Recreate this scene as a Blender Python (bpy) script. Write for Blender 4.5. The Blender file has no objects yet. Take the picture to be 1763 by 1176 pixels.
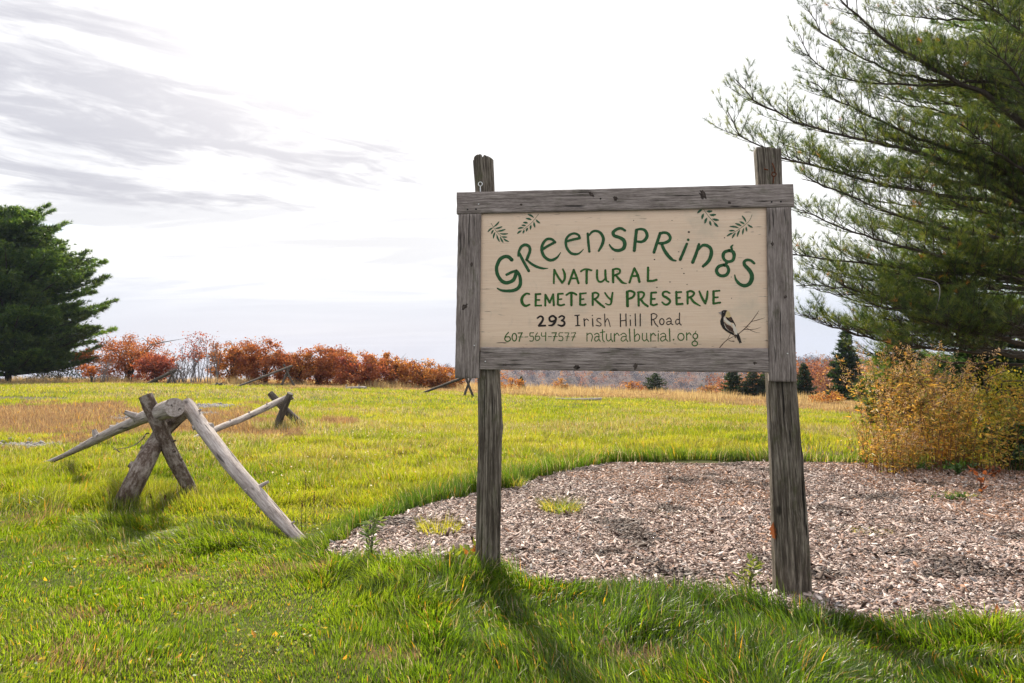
import bpy, math, random
import numpy as np
from mathutils import Vector, Matrix
from mathutils.geometry import tessellate_polygon

S = bpy.context.scene
COL = S.collection
rng = np.random.default_rng(7)
random.seed(7)
R = math.radians

# ------------------------------------------------------------------ camera, world, sun, exposure
CAM = np.array([0.0, 0.0, 1.6]); PITCH = R(0.585); FPX = 1763 * 24 / 36
cd = bpy.data.cameras.new("camera"); cd.lens = 24; cd.sensor_width = 36
cd.clip_start = 0.05; cd.clip_end = 6000
cam = bpy.data.objects.new("camera", cd); COL.objects.link(cam)
cam.location = CAM; cam.rotation_euler = (R(90) + PITCH, 0, 0)
S.camera = cam

S.view_settings.view_transform = 'Standard'
S.view_settings.look = 'None'
S.view_settings.exposure = 0.84
S.view_settings.gamma = 1
S.cycles.use_denoising = True
S.cycles.denoiser = 'OPENIMAGEDENOISE'
S.cycles.denoising_input_passes = 'RGB_ALBEDO_NORMAL'
S.cycles.denoising_prefilter = 'ACCURATE'
S.cycles.max_bounces = 8
S.cycles.diffuse_bounces = 3
S.cycles.transmission_bounces = 5
S.cycles.sample_clamp_indirect = 4
S.cycles.volume_bounces = 0

SUN_AZ, SUN_EL = R(-16), R(33)
sv = Vector((math.sin(SUN_AZ) * math.cos(SUN_EL), math.cos(SUN_AZ) * math.cos(SUN_EL), math.sin(SUN_EL)))
ld = bpy.data.lights.new("sun", 'SUN'); ld.energy = 4.6; ld.angle = R(3.0); ld.color = (1.0, 0.90, 0.74)
sun = bpy.data.objects.new("sun", ld); COL.objects.link(sun)
sun.rotation_euler = sv.to_track_quat('Z', 'Y').to_euler()


class NT:
    """a small helper to write node trees"""
    def __init__(s, tree):
        s.t = tree; s.n = tree.nodes; s.l = tree.links
    def node(s, kind, **kw):
        n = s.n.new(kind)
        for k, v in kw.items():
            setattr(n, k, v)
        return n
    def put(s, sock, v):
        if isinstance(v, bpy.types.NodeSocket):
            s.l.new(v, sock)
        elif v is not None:
            if sock.type == 'RGBA' and len(v) == 3:
                v = (*v, 1)
            sock.default_value = v
    def m(s, op, a, b=None, c=None, clamp=False):
        n = s.node('ShaderNodeMath', operation=op, use_clamp=clamp)
        for i, v in enumerate((a, b, c)):
            if v is not None:
                s.put(n.inputs[i], v)
        return n.outputs[0]
    def mix(s, f, a, b, blend='MIX'):
        n = s.node('ShaderNodeMix', data_type='RGBA', blend_type=blend)
        s.put(n.inputs[0], f); s.put(n.inputs[6], a); s.put(n.inputs[7], b)
        return n.outputs[2]
    def noise(s, vec, scale=1, detail=4, rough=.55, dist=0, out=0):
        n = s.node('ShaderNodeTexNoise')
        s.put(n.inputs['Vector'], vec); n.inputs['Scale'].default_value = scale
        n.inputs['Detail'].default_value = detail; n.inputs['Roughness'].default_value = rough
        n.inputs['Distortion'].default_value = dist
        return n.outputs[out]
    def ss(s, v, a, b):
        if a > b:
            return s.m('SUBTRACT', 1.0, s.ss(v, b, a))
        n = s.node('ShaderNodeMapRange', interpolation_type='SMOOTHSTEP')
        s.put(n.inputs[0], v); n.inputs[1].default_value = a; n.inputs[2].default_value = b
        return n.outputs[0]
    def ramp(s, f, stops):
        n = s.node('ShaderNodeValToRGB'); e = n.color_ramp.elements
        while len(e) < len(stops):
            e.new(0.5)
        for i, (p, c) in enumerate(stops):
            e[i].position = p; e[i].color = (*c, 1) if len(c) == 3 else c
        s.put(n.inputs[0], f)
        return n.outputs[0]
    def sep(s, v):
        n = s.node('ShaderNodeSeparateXYZ'); s.put(n.inputs[0], v); return n.outputs
    def comb(s, x, y, z):
        n = s.node('ShaderNodeCombineXYZ')
        for i, v in enumerate((x, y, z)):
            s.put(n.inputs[i], v)
        return n.outputs[0]
    def attr(s, name):
        return s.node('ShaderNodeAttribute', attribute_name=name)


W = bpy.data.worlds.new("World"); S.world = W; W.use_nodes = True
w = NT(W.node_tree); w.n.clear()
tc = w.node('ShaderNodeTexCoord').outputs['Generated']
dx, dy, dz = w.sep(tc)
sky = w.node('ShaderNodeTexSky', sky_type='NISHITA')
sky.sun_disc = False; sky.sun_elevation = SUN_EL; sky.sun_rotation = SUN_AZ
sky.air_density = 1.0; sky.dust_density = 1.5
zz = w.m('ADD', w.m('MAXIMUM', dz, 0.0), 0.10)
cu = w.m('DIVIDE', dx, zz); cv = w.m('DIVIDE', dy, zz)
# cloud streets run away to the right
ca = w.m('ADD', w.m('MULTIPLY', cu, 0.80), w.m('MULTIPLY', cv, 0.60))
cb = w.m('SUBTRACT', w.m('MULTIPLY', cv, 0.80), w.m('MULTIPLY', cu, 0.60))
n1 = w.noise(w.comb(w.m('MULTIPLY', ca, 1.25), w.m('MULTIPLY', cb, 2.6), 4.4), 1.0, 9, .58, .9)
n2 = w.noise(w.comb(w.m('MULTIPLY', ca, 3.2), w.m('MULTIPLY', cb, 6.0), 9.7), 1.0, 8, .62, .8)
az = w.m('ARCTAN2', dx, dy)
left = w.ss(az, 0.08, -0.46)
high = w.m('MULTIPLY', w.ss(dz, 0.14, 0.24), w.ss(dz, 0.50, 0.34))
band = w.m('MULTIPLY', left, high)
dens = w.m('ADD', w.m('MULTIPLY', n1, 0.60), w.m('MULTIPLY', n2, 0.40))
patch = w.m('MULTIPLY', w.ss(w.m('ADD', dens, w.m('MULTIPLY', band, 0.13)), 0.475, 0.70), w.ss(band, 0.05, 0.45))
n3 = w.noise(w.comb(w.m('MULTIPLY', cu, 0.55), w.m('MULTIPLY', cv, 1.7), 21.3), 1.0, 9, .62, .6)
thin = w.m('MULTIPLY', w.ss(n3, 0.36, 0.62), w.m('MULTIPLY', w.ss(dz, 0.36, 0.16), w.ss(az, 0.45, -0.25)))
low = w.m('MULTIPLY', w.ss(dz, 0.15, 0.035), w.m('ADD', 0.86, w.m('MULTIPLY', w.ss(dz, -0.02, 0.05), 0.14)))
K = 10.0
bright = (0.715 * K, 0.71 * K, 0.705 * K)
c = w.mix(w.m('MULTIPLY', thin, 0.75), bright, (0.36 * K, 0.365 * K, 0.40 * K))
c = w.mix(w.m('MULTIPLY', patch, 0.82), c, (0.275 * K, 0.275 * K, 0.315 * K))
c = w.mix(w.m('MULTIPLY', low, 0.95), c, (0.39 * K, 0.42 * K, 0.50 * K))
# a brighter veil round the hidden sun
dotn = w.node('ShaderNodeVectorMath', operation='DOT_PRODUCT')
w.l.new(tc, dotn.inputs[0]); dotn.inputs[1].default_value = sv
glow = w.m('POWER', w.m('MAXIMUM', dotn.outputs['Value'], 0.0), 70.0)
c = w.mix(1.0, c, w.mix(glow, (0, 0, 0), (0.9 * K, 0.87 * K, 0.80 * K)), 'ADD')
# a slot of blue between cloud banks, low on the left
hole = w.m('MULTIPLY', w.m('MULTIPLY', w.ss(w.m('ABSOLUTE', w.m('SUBTRACT', w.m('ADD', dz, w.m('MULTIPLY', n2, 0.03)), 0.160)), 0.011, 0.0), w.ss(w.m('ABSOLUTE', w.m('ADD', az, 0.56)), 0.13, 0.03)), w.ss(n2, 0.36, 0.52))
c = w.mix(w.m('MULTIPLY', hole, 0.8), c, w.mix(0.4, (0.42 * K, 0.55 * K, 0.80 * K), sky.outputs[0]))
c = w.mix(0.93, sky.outputs[0], c)
bg = w.node('ShaderNodeBackground'); bg.inputs[1].default_value = 0.1
w.l.new(c, bg.inputs[0])
wo = w.node('ShaderNodeOutputWorld'); w.l.new(bg.outputs[0], wo.inputs[0])


# ------------------------------------------------------------------ pixel rays, terrain
def ray(px, py):
    a = (np.asarray(px, float) - 881.5) / FPX; b = (588 - np.asarray(py, float)) / FPX
    cp, sp = math.cos(PITCH), math.sin(PITCH)
    return np.stack([a, cp - b * sp, sp + b * cp], -1)

def P(px, py, d):
    """the point at depth d (metres along +Y) seen at photo pixel px, py"""
    r = ray(px, py)
    return CAM + r * (np.asarray(d) / r[..., 1])[..., None]

def hashn(ix, iy, seed):
    h = (ix.astype(np.int64) * 374761393 + iy.astype(np.int64) * 668265263 + seed * 1442695041) & 0x7fffffff
    h = ((h ^ (h >> 13)) * 1274126177) & 0x7fffffff
    return ((h ^ (h >> 16)) & 0xffff) / 65535.0

def vn(x, y, seed=0):
    x = np.asarray(x, float); y = np.asarray(y, float)
    ix = np.floor(x); iy = np.floor(y); fx = x - ix; fy = y - iy
    fx = fx * fx * (3 - 2 * fx); fy = fy * fy * (3 - 2 * fy)
    a = hashn(ix, iy, seed); b = hashn(ix + 1, iy, seed); c = hashn(ix, iy + 1, seed); d = hashn(ix + 1, iy + 1, seed)
    return (a * (1 - fx) + b * fx) * (1 - fy) + (c * (1 - fx) + d * fx) * fy

def fbm(x, y, seed=0, o=3):
    t = 0; a = 1; s = 0
    for i in range(o):
        t = t + a * vn(x * 2 ** i, y * 2 ** i, seed + i * 17); s += a; a *= .5
    return t / s

def sm(t):
    t = np.clip(t, 0, 1); return t * t * (3 - 2 * t)

_ky = [-60, -5, 3, 5, 7.5, 10, 17, 28, 40, 60, 78, 92, 120, 200, 400, 700, 950, 1200, 2600]
_kz = [.1, .06, .05, .03, -.03, -.10, -.36, -.60, -.80, -1.5, -2.25, -3.3, -7, -19, -44, -42, -20, -16, -30]
YT = np.arange(-60, 2600, .5); ZT = np.interp(YT, _ky, _kz)
_k = np.hanning(15); _k /= _k.sum()
ZT = np.convolve(np.pad(ZT, 7, mode='edge'), _k, 'valid')

def G(x, y):
    x = np.asarray(x, float); y = np.asarray(y, float)
    z = np.interp(y, YT, ZT)
    far = np.clip((y - 100) / 300, 0, 1)
    z = z - .03 * np.clip(x + 25, 0, 60) * sm((y - 6) / 39) * (1 - far)
    z = z + (.05 * (fbm(x * .45, y * .45, 3, 2) - .5) + .03 * (vn(x * 1.7, y * 1.7, 5) - .5)) * (1 - far)
    rr_ = x / np.maximum(y, 1); z = z + 8 * sm((rr_ - .2) / .2) * sm((y - 130) / 80) * sm((520 - y) / 150)
    r = (x / np.maximum(y, 1))                      # the far ridge climbs to the right
    z = z + far * (np.interp(r, [-.8, -.30, -.08, .1, .42, .9], [-34, -32, -15, -8, 1, 4]) + 14 * (fbm(x * .006, y * .006, 9, 3) - .5)) * np.clip((y - 350) / 450, 0, 1)
    return z

def ground_hit(px, py):
    """where the ray through a photo pixel meets the ground"""
    r = ray(px, py); d = np.concatenate([np.arange(2.2, 14, .02), np.arange(14, 140, .1)])
    p = CAM + r[None] * (d / r[1])[:, None]
    h = p[:, 2] - G(p[:, 0], p[:, 1])
    k = np.nonzero(h <= 0)[0]
    i = k[0] if len(k) and d[k[0]] < 92 else np.argmin(np.where(d < 84, h / d, 9))      # a ray that clears the brow lands on it
    q = p[i]; q[2] = G(q[0], q[1])
    return q


# ------------------------------------------------------------------ object helpers
def tag(o, label=None, cat=None, group=None, kind=None):
    if label: o['label'] = label
    if cat: o['category'] = cat
    if group: o['group'] = group
    if kind: o['kind'] = kind
    return o

def thing(name, label, cat, loc=(0, 0, 0), group=None, rz=0):
    o = bpy.data.objects.new(name, None); COL.objects.link(o)
    o.location = loc; o.rotation_euler = (0, 0, rz); o.empty_display_size = .1
    return tag(o, label, cat, group)

def mesh(name, v, f, mat, parent=None, col=None, lc=None, smooth=False, loc=None):
    """one mesh object from numpy arrays; f is an N x k array or a list of such arrays. Vertices are in world space; a parent's place is taken off."""
    v = np.asarray(v, np.float32).copy()
    fs = f if isinstance(f, list) else [f]
    fs = [np.asarray(a, np.int32) for a in fs if len(a)]
    base = np.array(parent.location if parent is not None else (loc if loc is not None else (0, 0, 0)), np.float32)
    pp = parent.parent if parent is not None else None
    while pp is not None:
        base = base + np.array(pp.location, np.float32); pp = pp.parent
    v -= base
    me = bpy.data.meshes.new(name)
    me.vertices.add(len(v)); me.vertices.foreach_set('co', v.ravel())
    li = np.concatenate([a.ravel() for a in fs]); me.loops.add(len(li)); me.loops.foreach_set('vertex_index', li)
    tot = np.concatenate([np.full(len(a), a.shape[1], np.int32) for a in fs])
    st = np.concatenate([[0], np.cumsum(tot)[:-1]]).astype(np.int32)
    me.polygons.add(len(tot)); me.polygons.foreach_set('loop_start', st); me.polygons.foreach_set('loop_total', tot)
    if smooth:
        me.polygons.foreach_set('use_smooth', np.ones(len(tot), bool))
    if col is not None:
        c4 = np.ones((len(v), 4), np.float32); c4[:, :3] = col
        a = me.attributes.new('Col', 'FLOAT_COLOR', 'POINT'); a.data.foreach_set('color', c4.ravel())
    if lc is not None:
        a = me.attributes.new('lc', 'FLOAT_VECTOR', 'POINT'); a.data.foreach_set('vector', np.asarray(lc, np.float32).ravel())
    me.update(); me.validate()
    if mat is not None:
        me.materials.append(mat)
    o = bpy.data.objects.new(name, me); COL.objects.link(o)
    if parent is not None:
        o.parent = parent
    elif loc is not None:
        o.location = loc
    return o

class MB:
    """collects pieces of one mesh"""
    def __init__(s):
        s.v = []; s.f = {}; s.c = []; s.lc = []; s.n = 0
    def add(s, v, f, col=None, lc=None):
        v = np.asarray(v, float)
        for a in (f if isinstance(f, list) else [f]):
            a = np.asarray(a, int)
            if len(a):
                s.f.setdefault(a.shape[1], []).append(a + s.n)
        s.v.append(v); s.n += len(v)
        s.c.append(np.broadcast_to(np.asarray(col if col is not None else (1, 1, 1), float), (len(v), 3)))
        s.lc.append(np.asarray(lc, float) if lc is not None else v)
    def build(s, name, mat, parent=None, smooth=False, loc=None):
        return mesh(name, np.concatenate(s.v), [np.concatenate(a) for a in s.f.values()], mat, parent, np.concatenate(s.c), np.concatenate(s.lc), smooth, loc)

def frames(path):
    path = np.asarray(path, float)
    t = np.gradient(path, axis=0); t /= np.linalg.norm(t, axis=1)[:, None] + 1e-9
    ref = np.array([0, 0, 1.0]) if abs(t[0][2]) < .9 else np.array([0, 1.0, 0])
    a = np.cross(t, ref); a /= np.linalg.norm(a, axis=1)[:, None] + 1e-9
    return t, a, np.cross(a, t)

def spline(pts, n):
    pts = np.asarray(pts, float)
    if len(pts) == 2:
        return pts[0] + (pts[1] - pts[0]) * np.linspace(0, 1, n)[:, None]
    q = np.concatenate([[2 * pts[0] - pts[1]], pts, [2 * pts[-1] - pts[-2]]])
    seg = np.linalg.norm(np.diff(pts, axis=0), axis=1); s = np.concatenate([[0], np.cumsum(seg)]); s /= s[-1]
    out = []
    for u in np.linspace(0, 1, n):
        i = min(np.searchsorted(s, u, 'right') - 1, len(pts) - 2); t = (u - s[i]) / max(s[i + 1] - s[i], 1e-9)
        a, b, c, d = q[i], q[i + 1], q[i + 2], q[i + 3]
        out.append(.5 * (2 * b + (c - a) * t + (2 * a - 5 * b + 4 * c - d) * t * t + (3 * b - a - 3 * c + d) * t ** 3))
    return np.array(out)

def tube(path, rad, sides=8, cap=True):
    path = np.asarray(path, float); n = len(path); rad = np.broadcast_to(rad, (n,))
    t, a, b = frames(path)
    th = np.arange(sides) / sides * 2 * np.pi
    v = path[:, None] + (a[:, None] * np.cos(th)[None, :, None] + b[:, None] * np.sin(th)[None, :, None]) * rad[:, None, None]
    i = np.arange(n - 1)[:, None] * sides; j = np.arange(sides)[None]; k = (j + 1) % sides
    q = np.stack([i + j, i + k, i + sides + k, i + sides + j], -1).reshape(-1, 4)
    al = np.concatenate([[0], np.cumsum(np.linalg.norm(np.diff(path, axis=0), axis=1))])
    lc = np.stack([np.broadcast_to(al[:, None], (n, sides)), np.cos(th)[None] * rad[:, None], np.sin(th)[None] * rad[:, None]], -1).reshape(-1, 3)
    v = v.reshape(-1, 3); fs = [q]
    if cap:
        e0 = len(v); v = np.concatenate([v, v[:sides], v[-sides:], path[:1], path[-1:]]); lc = np.concatenate([lc, lc[:sides], lc[-sides:], [[0, 0, 0]], [[al[-1], 0, 0]]])
        j = np.arange(sides); k = (j + 1) % sides
        fs.append(np.concatenate([np.stack([np.full(sides, e0 + 2 * sides), e0 + k, e0 + j], -1), np.stack([np.full(sides, e0 + 2 * sides + 1), e0 + sides + j, e0 + sides + k], -1)]))
    return v, fs, lc


# ------------------------------------------------------------------ materials
def material(name):
    m = bpy.data.materials.new(name); m.use_nodes = True
    t = NT(m.node_tree); t.n.clear()
    out = t.node('ShaderNodeOutputMaterial')
    return m, t, out

def principled(t, out, col, rough=.8, bump=None, bs=.3, bd=.01, spec=.3):
    b = t.node('ShaderNodeBsdfPrincipled')
    t.put(b.inputs['Base Color'], col); t.put(b.inputs['Roughness'], rough); b.inputs['Specular IOR Level'].default_value = spec
    if bump is not None:
        n = t.node('ShaderNodeBump'); n.inputs['Strength'].default_value = bs; n.inputs['Distance'].default_value = bd
        t.put(n.inputs['Height'], bump); t.l.new(n.outputs[0], b.inputs['Normal'])
    t.l.new(b.outputs[0], out.inputs[0]); return b

def leaf_mat(name, trans=.45, tcol=(1.15, 1.2, .6), gloss=.05, grough=.45):
    m, t, out = material(name)
    c = t.attr('Col').outputs['Color']
    d = t.node('ShaderNodeBsdfDiffuse'); t.l.new(c, d.inputs[0])
    tr = t.node('ShaderNodeBsdfTranslucent'); t.put(tr.inputs[0], t.mix(1.0, c, tcol, 'MULTIPLY'))
    mx = t.node('ShaderNodeMixShader'); mx.inputs[0].default_value = trans
    t.l.new(d.outputs[0], mx.inputs[1]); t.l.new(tr.outputs[0], mx.inputs[2])
    g = t.node('ShaderNodeBsdfGlossy'); g.inputs['Roughness'].default_value = grough; g.inputs[0].default_value = (1, 1, 1, 1)
    m2 = t.node('ShaderNodeMixShader'); m2.inputs[0].default_value = gloss
    t.l.new(mx.outputs[0], m2.inputs[1]); t.l.new(g.outputs[0], m2.inputs[2]); t.l.new(m2.outputs[0], out.inputs[0])
    return m

M_GRASS = leaf_mat('grass_blade', .64, (2.5, 2.25, .85), .025, .35)
M_LEAF = leaf_mat('leaf', .5, (1.5, 1.3, .9), .03, .5)
M_NEEDLE = leaf_mat('pine_needle', .45, (2.2, 2.0, .7), .05, .4)
M_DRY = leaf_mat('dry_stalk', .45, (1.5, 1.35, 1.0), .03, .5)

def wood_mat(name, dark, mid, light, grain=(5, 90, 90), moss=0.0, knots=.06, bs=.5, crack=.5):
    m, t, out = material(name)
    x, y, z = t.sep(t.attr('lc').outputs['Vector'])
    oi = t.node('ShaderNodeObjectInfo').outputs['Random']
    off = t.m('MULTIPLY', oi, 37.0)
    wob = t.noise(t.comb(t.m('ADD', t.m('MULTIPLY', x, 2.2), off), t.m('MULTIPLY', y, 5), t.m('MULTIPLY', z, 5)), 1, 2)
    yy = t.m('ADD', y, t.m('MULTIPLY', wob, .03))
    g = t.noise(t.comb(t.m('ADD', t.m('MULTIPLY', x, grain[0]), off), t.m('MULTIPLY', yy, grain[1]), t.m('MULTIPLY', z, grain[2])), 1, 5, .65)
    g2 = t.noise(t.comb(t.m('ADD', t.m('MULTIPLY', x, grain[0] * 5), off), t.m('MULTIPLY', yy, grain[1] * 2.5), t.m('MULTIPLY', z, grain[2] * 2.5)), 1, 3, .7)
    big = t.noise(t.comb(t.m('ADD', t.m('MULTIPLY', x, 3), off), t.m('MULTIPLY', y, 9), t.m('MULTIPLY', z, 9)), 1, 4, .6)
    f = t.m('ADD', t.m('ADD', t.m('MULTIPLY', g, .55), t.m('MULTIPLY', g2, .25)), t.m('MULTIPLY', big, .2))
    c = t.ramp(f, [(.30, dark), (.47, mid), (.66, light)])
    ck = t.noise(t.comb(t.m('ADD', t.m('MULTIPLY', x, grain[0] * .6), off), t.m('MULTIPLY', yy, grain[1] * .55), t.m('MULTIPLY', z, grain[2] * .55)), 1, 2, .5)
    ckm = t.m('SUBTRACT', 1, t.ss(ck, .30, .37))
    c = t.mix(t.m('MULTIPLY', ckm, crack), c, tuple(q * .25 for q in dark))
    h = t.m('SUBTRACT', f, t.m('MULTIPLY', ckm, .5))
    if knots:
        vo = t.node('ShaderNodeTexVoronoi'); vo.inputs['Scale'].default_value = 1; vo.inputs['Randomness'].default_value = 1
        t.put(vo.inputs['Vector'], t.comb(t.m('ADD', t.m('MULTIPLY', x, 3.4), off), t.m('MULTIPLY', y, 6), t.m('MULTIPLY', z, 6)))
        kn = t.m('SUBTRACT', 1, t.ss(vo.outputs['Distance'], knots, knots * 2.4))
        c = t.mix(t.m('MULTIPLY', kn, .75), c, tuple(q * .45 for q in dark))
    if moss:
        mo = t.ss(t.noise(t.comb(t.m('ADD', t.m('MULTIPLY', x, 7), off), t.m('MULTIPLY', y, 14), t.m('MULTIPLY', z, 14)), 1, 4, .7), .52, .68)
        c = t.mix(t.m('MULTIPLY', mo, moss), c, (.055, .060, .022))
    principled(t, out, c, .85, h, bs, .012, .25)
    return m

M_BOARD = wood_mat('weathered_board', (.040, .032, .031), (.195, .163, .152), (.45, .395, .375), (5, 95, 95), .3, .05, .8, .8)
M_BOARDV = wood_mat('weathered_upright', (.040, .032, .030), (.175, .146, .135), (.41, .36, .34), (5, 95, 95), .4, .05, .8, .8)
M_POST = wood_mat('weathered_post', (.018, .014, .011), (.080, .065, .052), (.34, .30, .25), (3.2, 85, 85), .5, .06, 1.0, .9)
M_LOG = wood_mat('grey_log', (.055, .042, .036), (.30, .255, .24), (.58, .53, .515), (3, 48, 48), .15, .07, 1.0, .7)
M_BARKLOG = wood_mat('bark_log', (.022, .015, .012), (.095, .066, .052), (.42, .37, .34), (7, 16, 16), .25, .07, 1.0, .7)
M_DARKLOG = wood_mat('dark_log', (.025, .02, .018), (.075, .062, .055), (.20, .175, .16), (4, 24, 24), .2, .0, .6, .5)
M_BARK = wood_mat('tree_bark', (.022, .017, .013), (.055, .043, .034), (.12, .10, .085), (5, 16, 16), .2, .0, .8, .4)

def panel_mat():
    m, t, out = material('painted_panel')
    lc = t.attr('lc').outputs['Vector']; x, y, z = t.sep(lc)
    g = t.noise(t.comb(t.m('MULTIPLY', x, 4), t.m('MULTIPLY', y, 130), 0), 1, 4, .65)
    s1 = t.noise(t.comb(t.m('MULTIPLY', x, 3.2), t.m('MULTIPLY', y, 3.6), 2), 1, 5, .6)
    s2 = t.noise(t.comb(t.m('MULTIPLY', x, 14), t.m('MULTIPLY', y, 9), 5), 1, 4, .7)
    c = t.mix(t.ss(g, .3, .7), (.68, .505, .375), (.75, .585, .45))
    c = t.mix(t.m('MULTIPLY', t.ss(s1, .5, .7), .40), c, (.44, .40, .32))
    c = t.mix(t.m('MULTIPLY', t.ss(s2, .55, .75), .22), c, (.36, .31, .25))
    # hairline checks along the grain, most of them near the edges of the plywood
    ck = t.noise(t.comb(t.m('MULTIPLY', x, 9), t.m('MULTIPLY', y, 95), 8), 1, 2, .5)
    edge = t.m('MAXIMUM', t.ss(t.m('ABSOLUTE', t.m('SUBTRACT', x, .905)), .66, .93), t.ss(t.m('ABSOLUTE', t.m('SUBTRACT', y, .44)), .30, .47))
    ckm = t.m('MULTIPLY', t.ss(ck, .66, .72), t.m('ADD', .06, t.m('MULTIPLY', edge, .9)))
    c = t.mix(ckm, c, (.06, .045, .035))
    vo = t.node('ShaderNodeTexVoronoi'); vo.inputs['Scale'].default_value = 13; t.put(vo.inputs['Vector'], t.comb(x, y, 0))
    sp = t.m('MULTIPLY', t.m('SUBTRACT', 1, t.ss(vo.outputs['Distance'], .035, .06)), t.ss(t.noise(lc, 5, 2), .55, .6))
    c = t.mix(t.m('MULTIPLY', sp, .8), c, (.07, .055, .05))
    principled(t, out, c, .7, t.m('MULTIPLY', ckm, -1), .15, .004, .3)
    return m
M_PANEL = panel_mat()

def paint(name, c, var=.3):
    m, t, out = material(name)
    n = t.noise(t.node('ShaderNodeTexCoord').outputs['Object'], 22, 4, .7)
    c2 = tuple(min(1, q * 1.9 + .006) for q in c)
    principled(t, out, t.mix(t.m('MULTIPLY', t.ss(n, .45, .75), var * 2), c, c2), .55, None)
    return m
PG = paint('green_paint', (.010, .068, .018)); PG2 = paint('leaf_green_paint', (.017, .085, .008))
PK = paint('black_paint', (.012, .008, .006)); PS = paint('sprig_paint', (.020, .082, .040)); PW = paint('white_paint', (.62, .55, .47), .1)
PT = paint('tan_paint', (.52, .39, .20), .1); PB = paint('brown_paint', (.055, .028, .018)); PGR = paint('grey_paint', (.28, .25, .24), .1)

def metal(name, c, rough):
    m, t, out = material(name); n = t.noise(t.node('ShaderNodeTexCoord').outputs['Object'], 120, 4)
    b = principled(t, out, t.mix(n, c, tuple(q * .6 for q in c)), rough); b.inputs['Metallic'].default_value = .7; return m
M_STEEL = metal('bright_steel', (.75, .75, .76), .3); M_RUST = metal('rusty_iron', (.16, .06, .03), .8); M_HOLE = paint('dark_hole', (.008, .007, .006))

def ground_mat():
    m, t, out = material('meadow_soil')
    p = t.node('ShaderNodeNewGeometry').outputs['Position']; z = t.attr('Col').outputs['Color']
    r, g, b = t.node('ShaderNodeSeparateColor').outputs, None, None
    sc = t.n[-1]; t.l.new(z, sc.inputs[0]); dry, mud, wood = sc.outputs[0], sc.outputs[1], sc.outputs[2]
    n1 = t.noise(p, 1.1, 6, .65); n2 = t.noise(p, 9, 5, .7)
    c = t.ramp(t.m('ADD', t.m('MULTIPLY', n1, .5), t.m('MULTIPLY', n2, .5)), [(.30, (.018, .022, .006)), (.5, (.050, .058, .012)), (.7, (.105, .10, .028))])
    c = t.mix(dry, c, t.ramp(n2, [(.3, (.13, .09, .035)), (.7, (.33, .25, .11))]))
    c = t.mix(mud, c, t.ramp(n2, [(.3, (.05, .035, .025)), (.7, (.17, .12, .085))]))
    c = t.mix(wood, c, t.ramp(t.noise(p, .08, 6, .7), [(.3, (.06, .045, .05)), (.55, (.11, .075, .06)), (.75, (.20, .10, .04))]))
    principled(t, out, c, .95, n2, .6, .03, .1)
    return m
M_GROUND = ground_mat()

def mulch_mat():
    m, t, out = material('mulch_base')
    p = t.node('ShaderNodeNewGeometry').outputs['Position']
    n = t.noise(p, 55, 4, .7); n2 = t.noise(p, 6, 4, .6)
    c = t.ramp(n, [(.35, (.035, .023, .017)), (.5, (.14, .095, .075)), (.66, (.36, .28, .24))])
    c = t.mix(t.m('MULTIPLY', t.ss(n2, .5, .7), .5), c, (.08, .05, .035))
    principled(t, out, c, .9, n, .8, .02, .1)
    return m
M_MULCH = mulch_mat()
M_CHIP, _t, _o = material('wood_chip'); principled(_t, _o, _t.attr('Col').outputs['Color'], .75, None, spec=.3)
M_STONE, _t, _o = material('grey_stone'); principled(_t, _o, _t.mix(_t.noise(_t.node('ShaderNodeNewGeometry').outputs['Position'], 30, 4), _t.attr('Col').outputs['Color'], (.12, .11, .11)), .85)

# ------------------------------------------------------------------ zones of the ground
def poly_in(px, py, poly):
    px = np.asarray(px, float); py = np.asarray(py, float); ins = np.zeros(px.shape, bool)
    x1, y1 = poly[-1]
    for x2, y2 in poly:
        hit = ((y1 > py) != (y2 > py)) & (px < (x2 - x1) * (py - y1) / (y2 - y1 + 1e-12) + x1)
        ins ^= hit; x1, y1 = x2, y2
    return ins

_mp = [(570, 955), (612, 922), (680, 892), (745, 874), (815, 856), (870, 846), (930, 828), (1000, 808), (1060, 800), (1150, 794), (1250, 794), (1330, 799), (1420, 800), (1500, 800), (1600, 806), (1700, 812), (1763, 815), (1900, 828),
       (2000, 1085), (1763, 1072), (1650, 1082), (1550, 1078), (1450, 1066), (1340, 1050), (1200, 1032), (1100, 1026), (1000, 1013), (900, 997), (860, 987), (760, 987), (690, 982), (610, 976)]
MULCH = [tuple(ground_hit(*q)[:2]) for q in _mp]
GRAVEL = [ground_hit(40, 684), ground_hit(320, 712)]

def in_mulch(x, y, jit=.07, grow=0):
    jx = (vn(x * 3.1, y * 3.1, 21) - .5) * 2 * jit + (vn(x * 13, y * 13, 22) - .5) * jit
    jy = (vn(x * 3.1, y * 3.1, 23) - .5) * 2 * jit + (vn(x * 13, y * 13, 24) - .5) * jit
    return poly_in(x + jx, y + jy, MULCH)

_er = [ground_hit(*q) for q in ((160, 659), (330, 660), (560, 665), (700, 671), (881, 676), (1100, 683), (1300, 694), (1480, 708), (1763, 730))]
_ek = np.array([q[0] / q[1] for q in _er]); _ev = np.array([q[1] for q in _er])

THATCH = [(ground_hit(px, py), rx, ry) for px, py, rx, ry in ((392, 1048, .26, .10), (212, 974, .34, .12), (100, 946, .26, .10), (25, 897, .40, .2), (330, 992, .42, .12), (70, 1140, .30, .14), (640, 1128, .2, .1), (505, 985, .35, .10), (1080, 1140, .2, .1), (165, 1060, .25, .08))]

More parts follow.
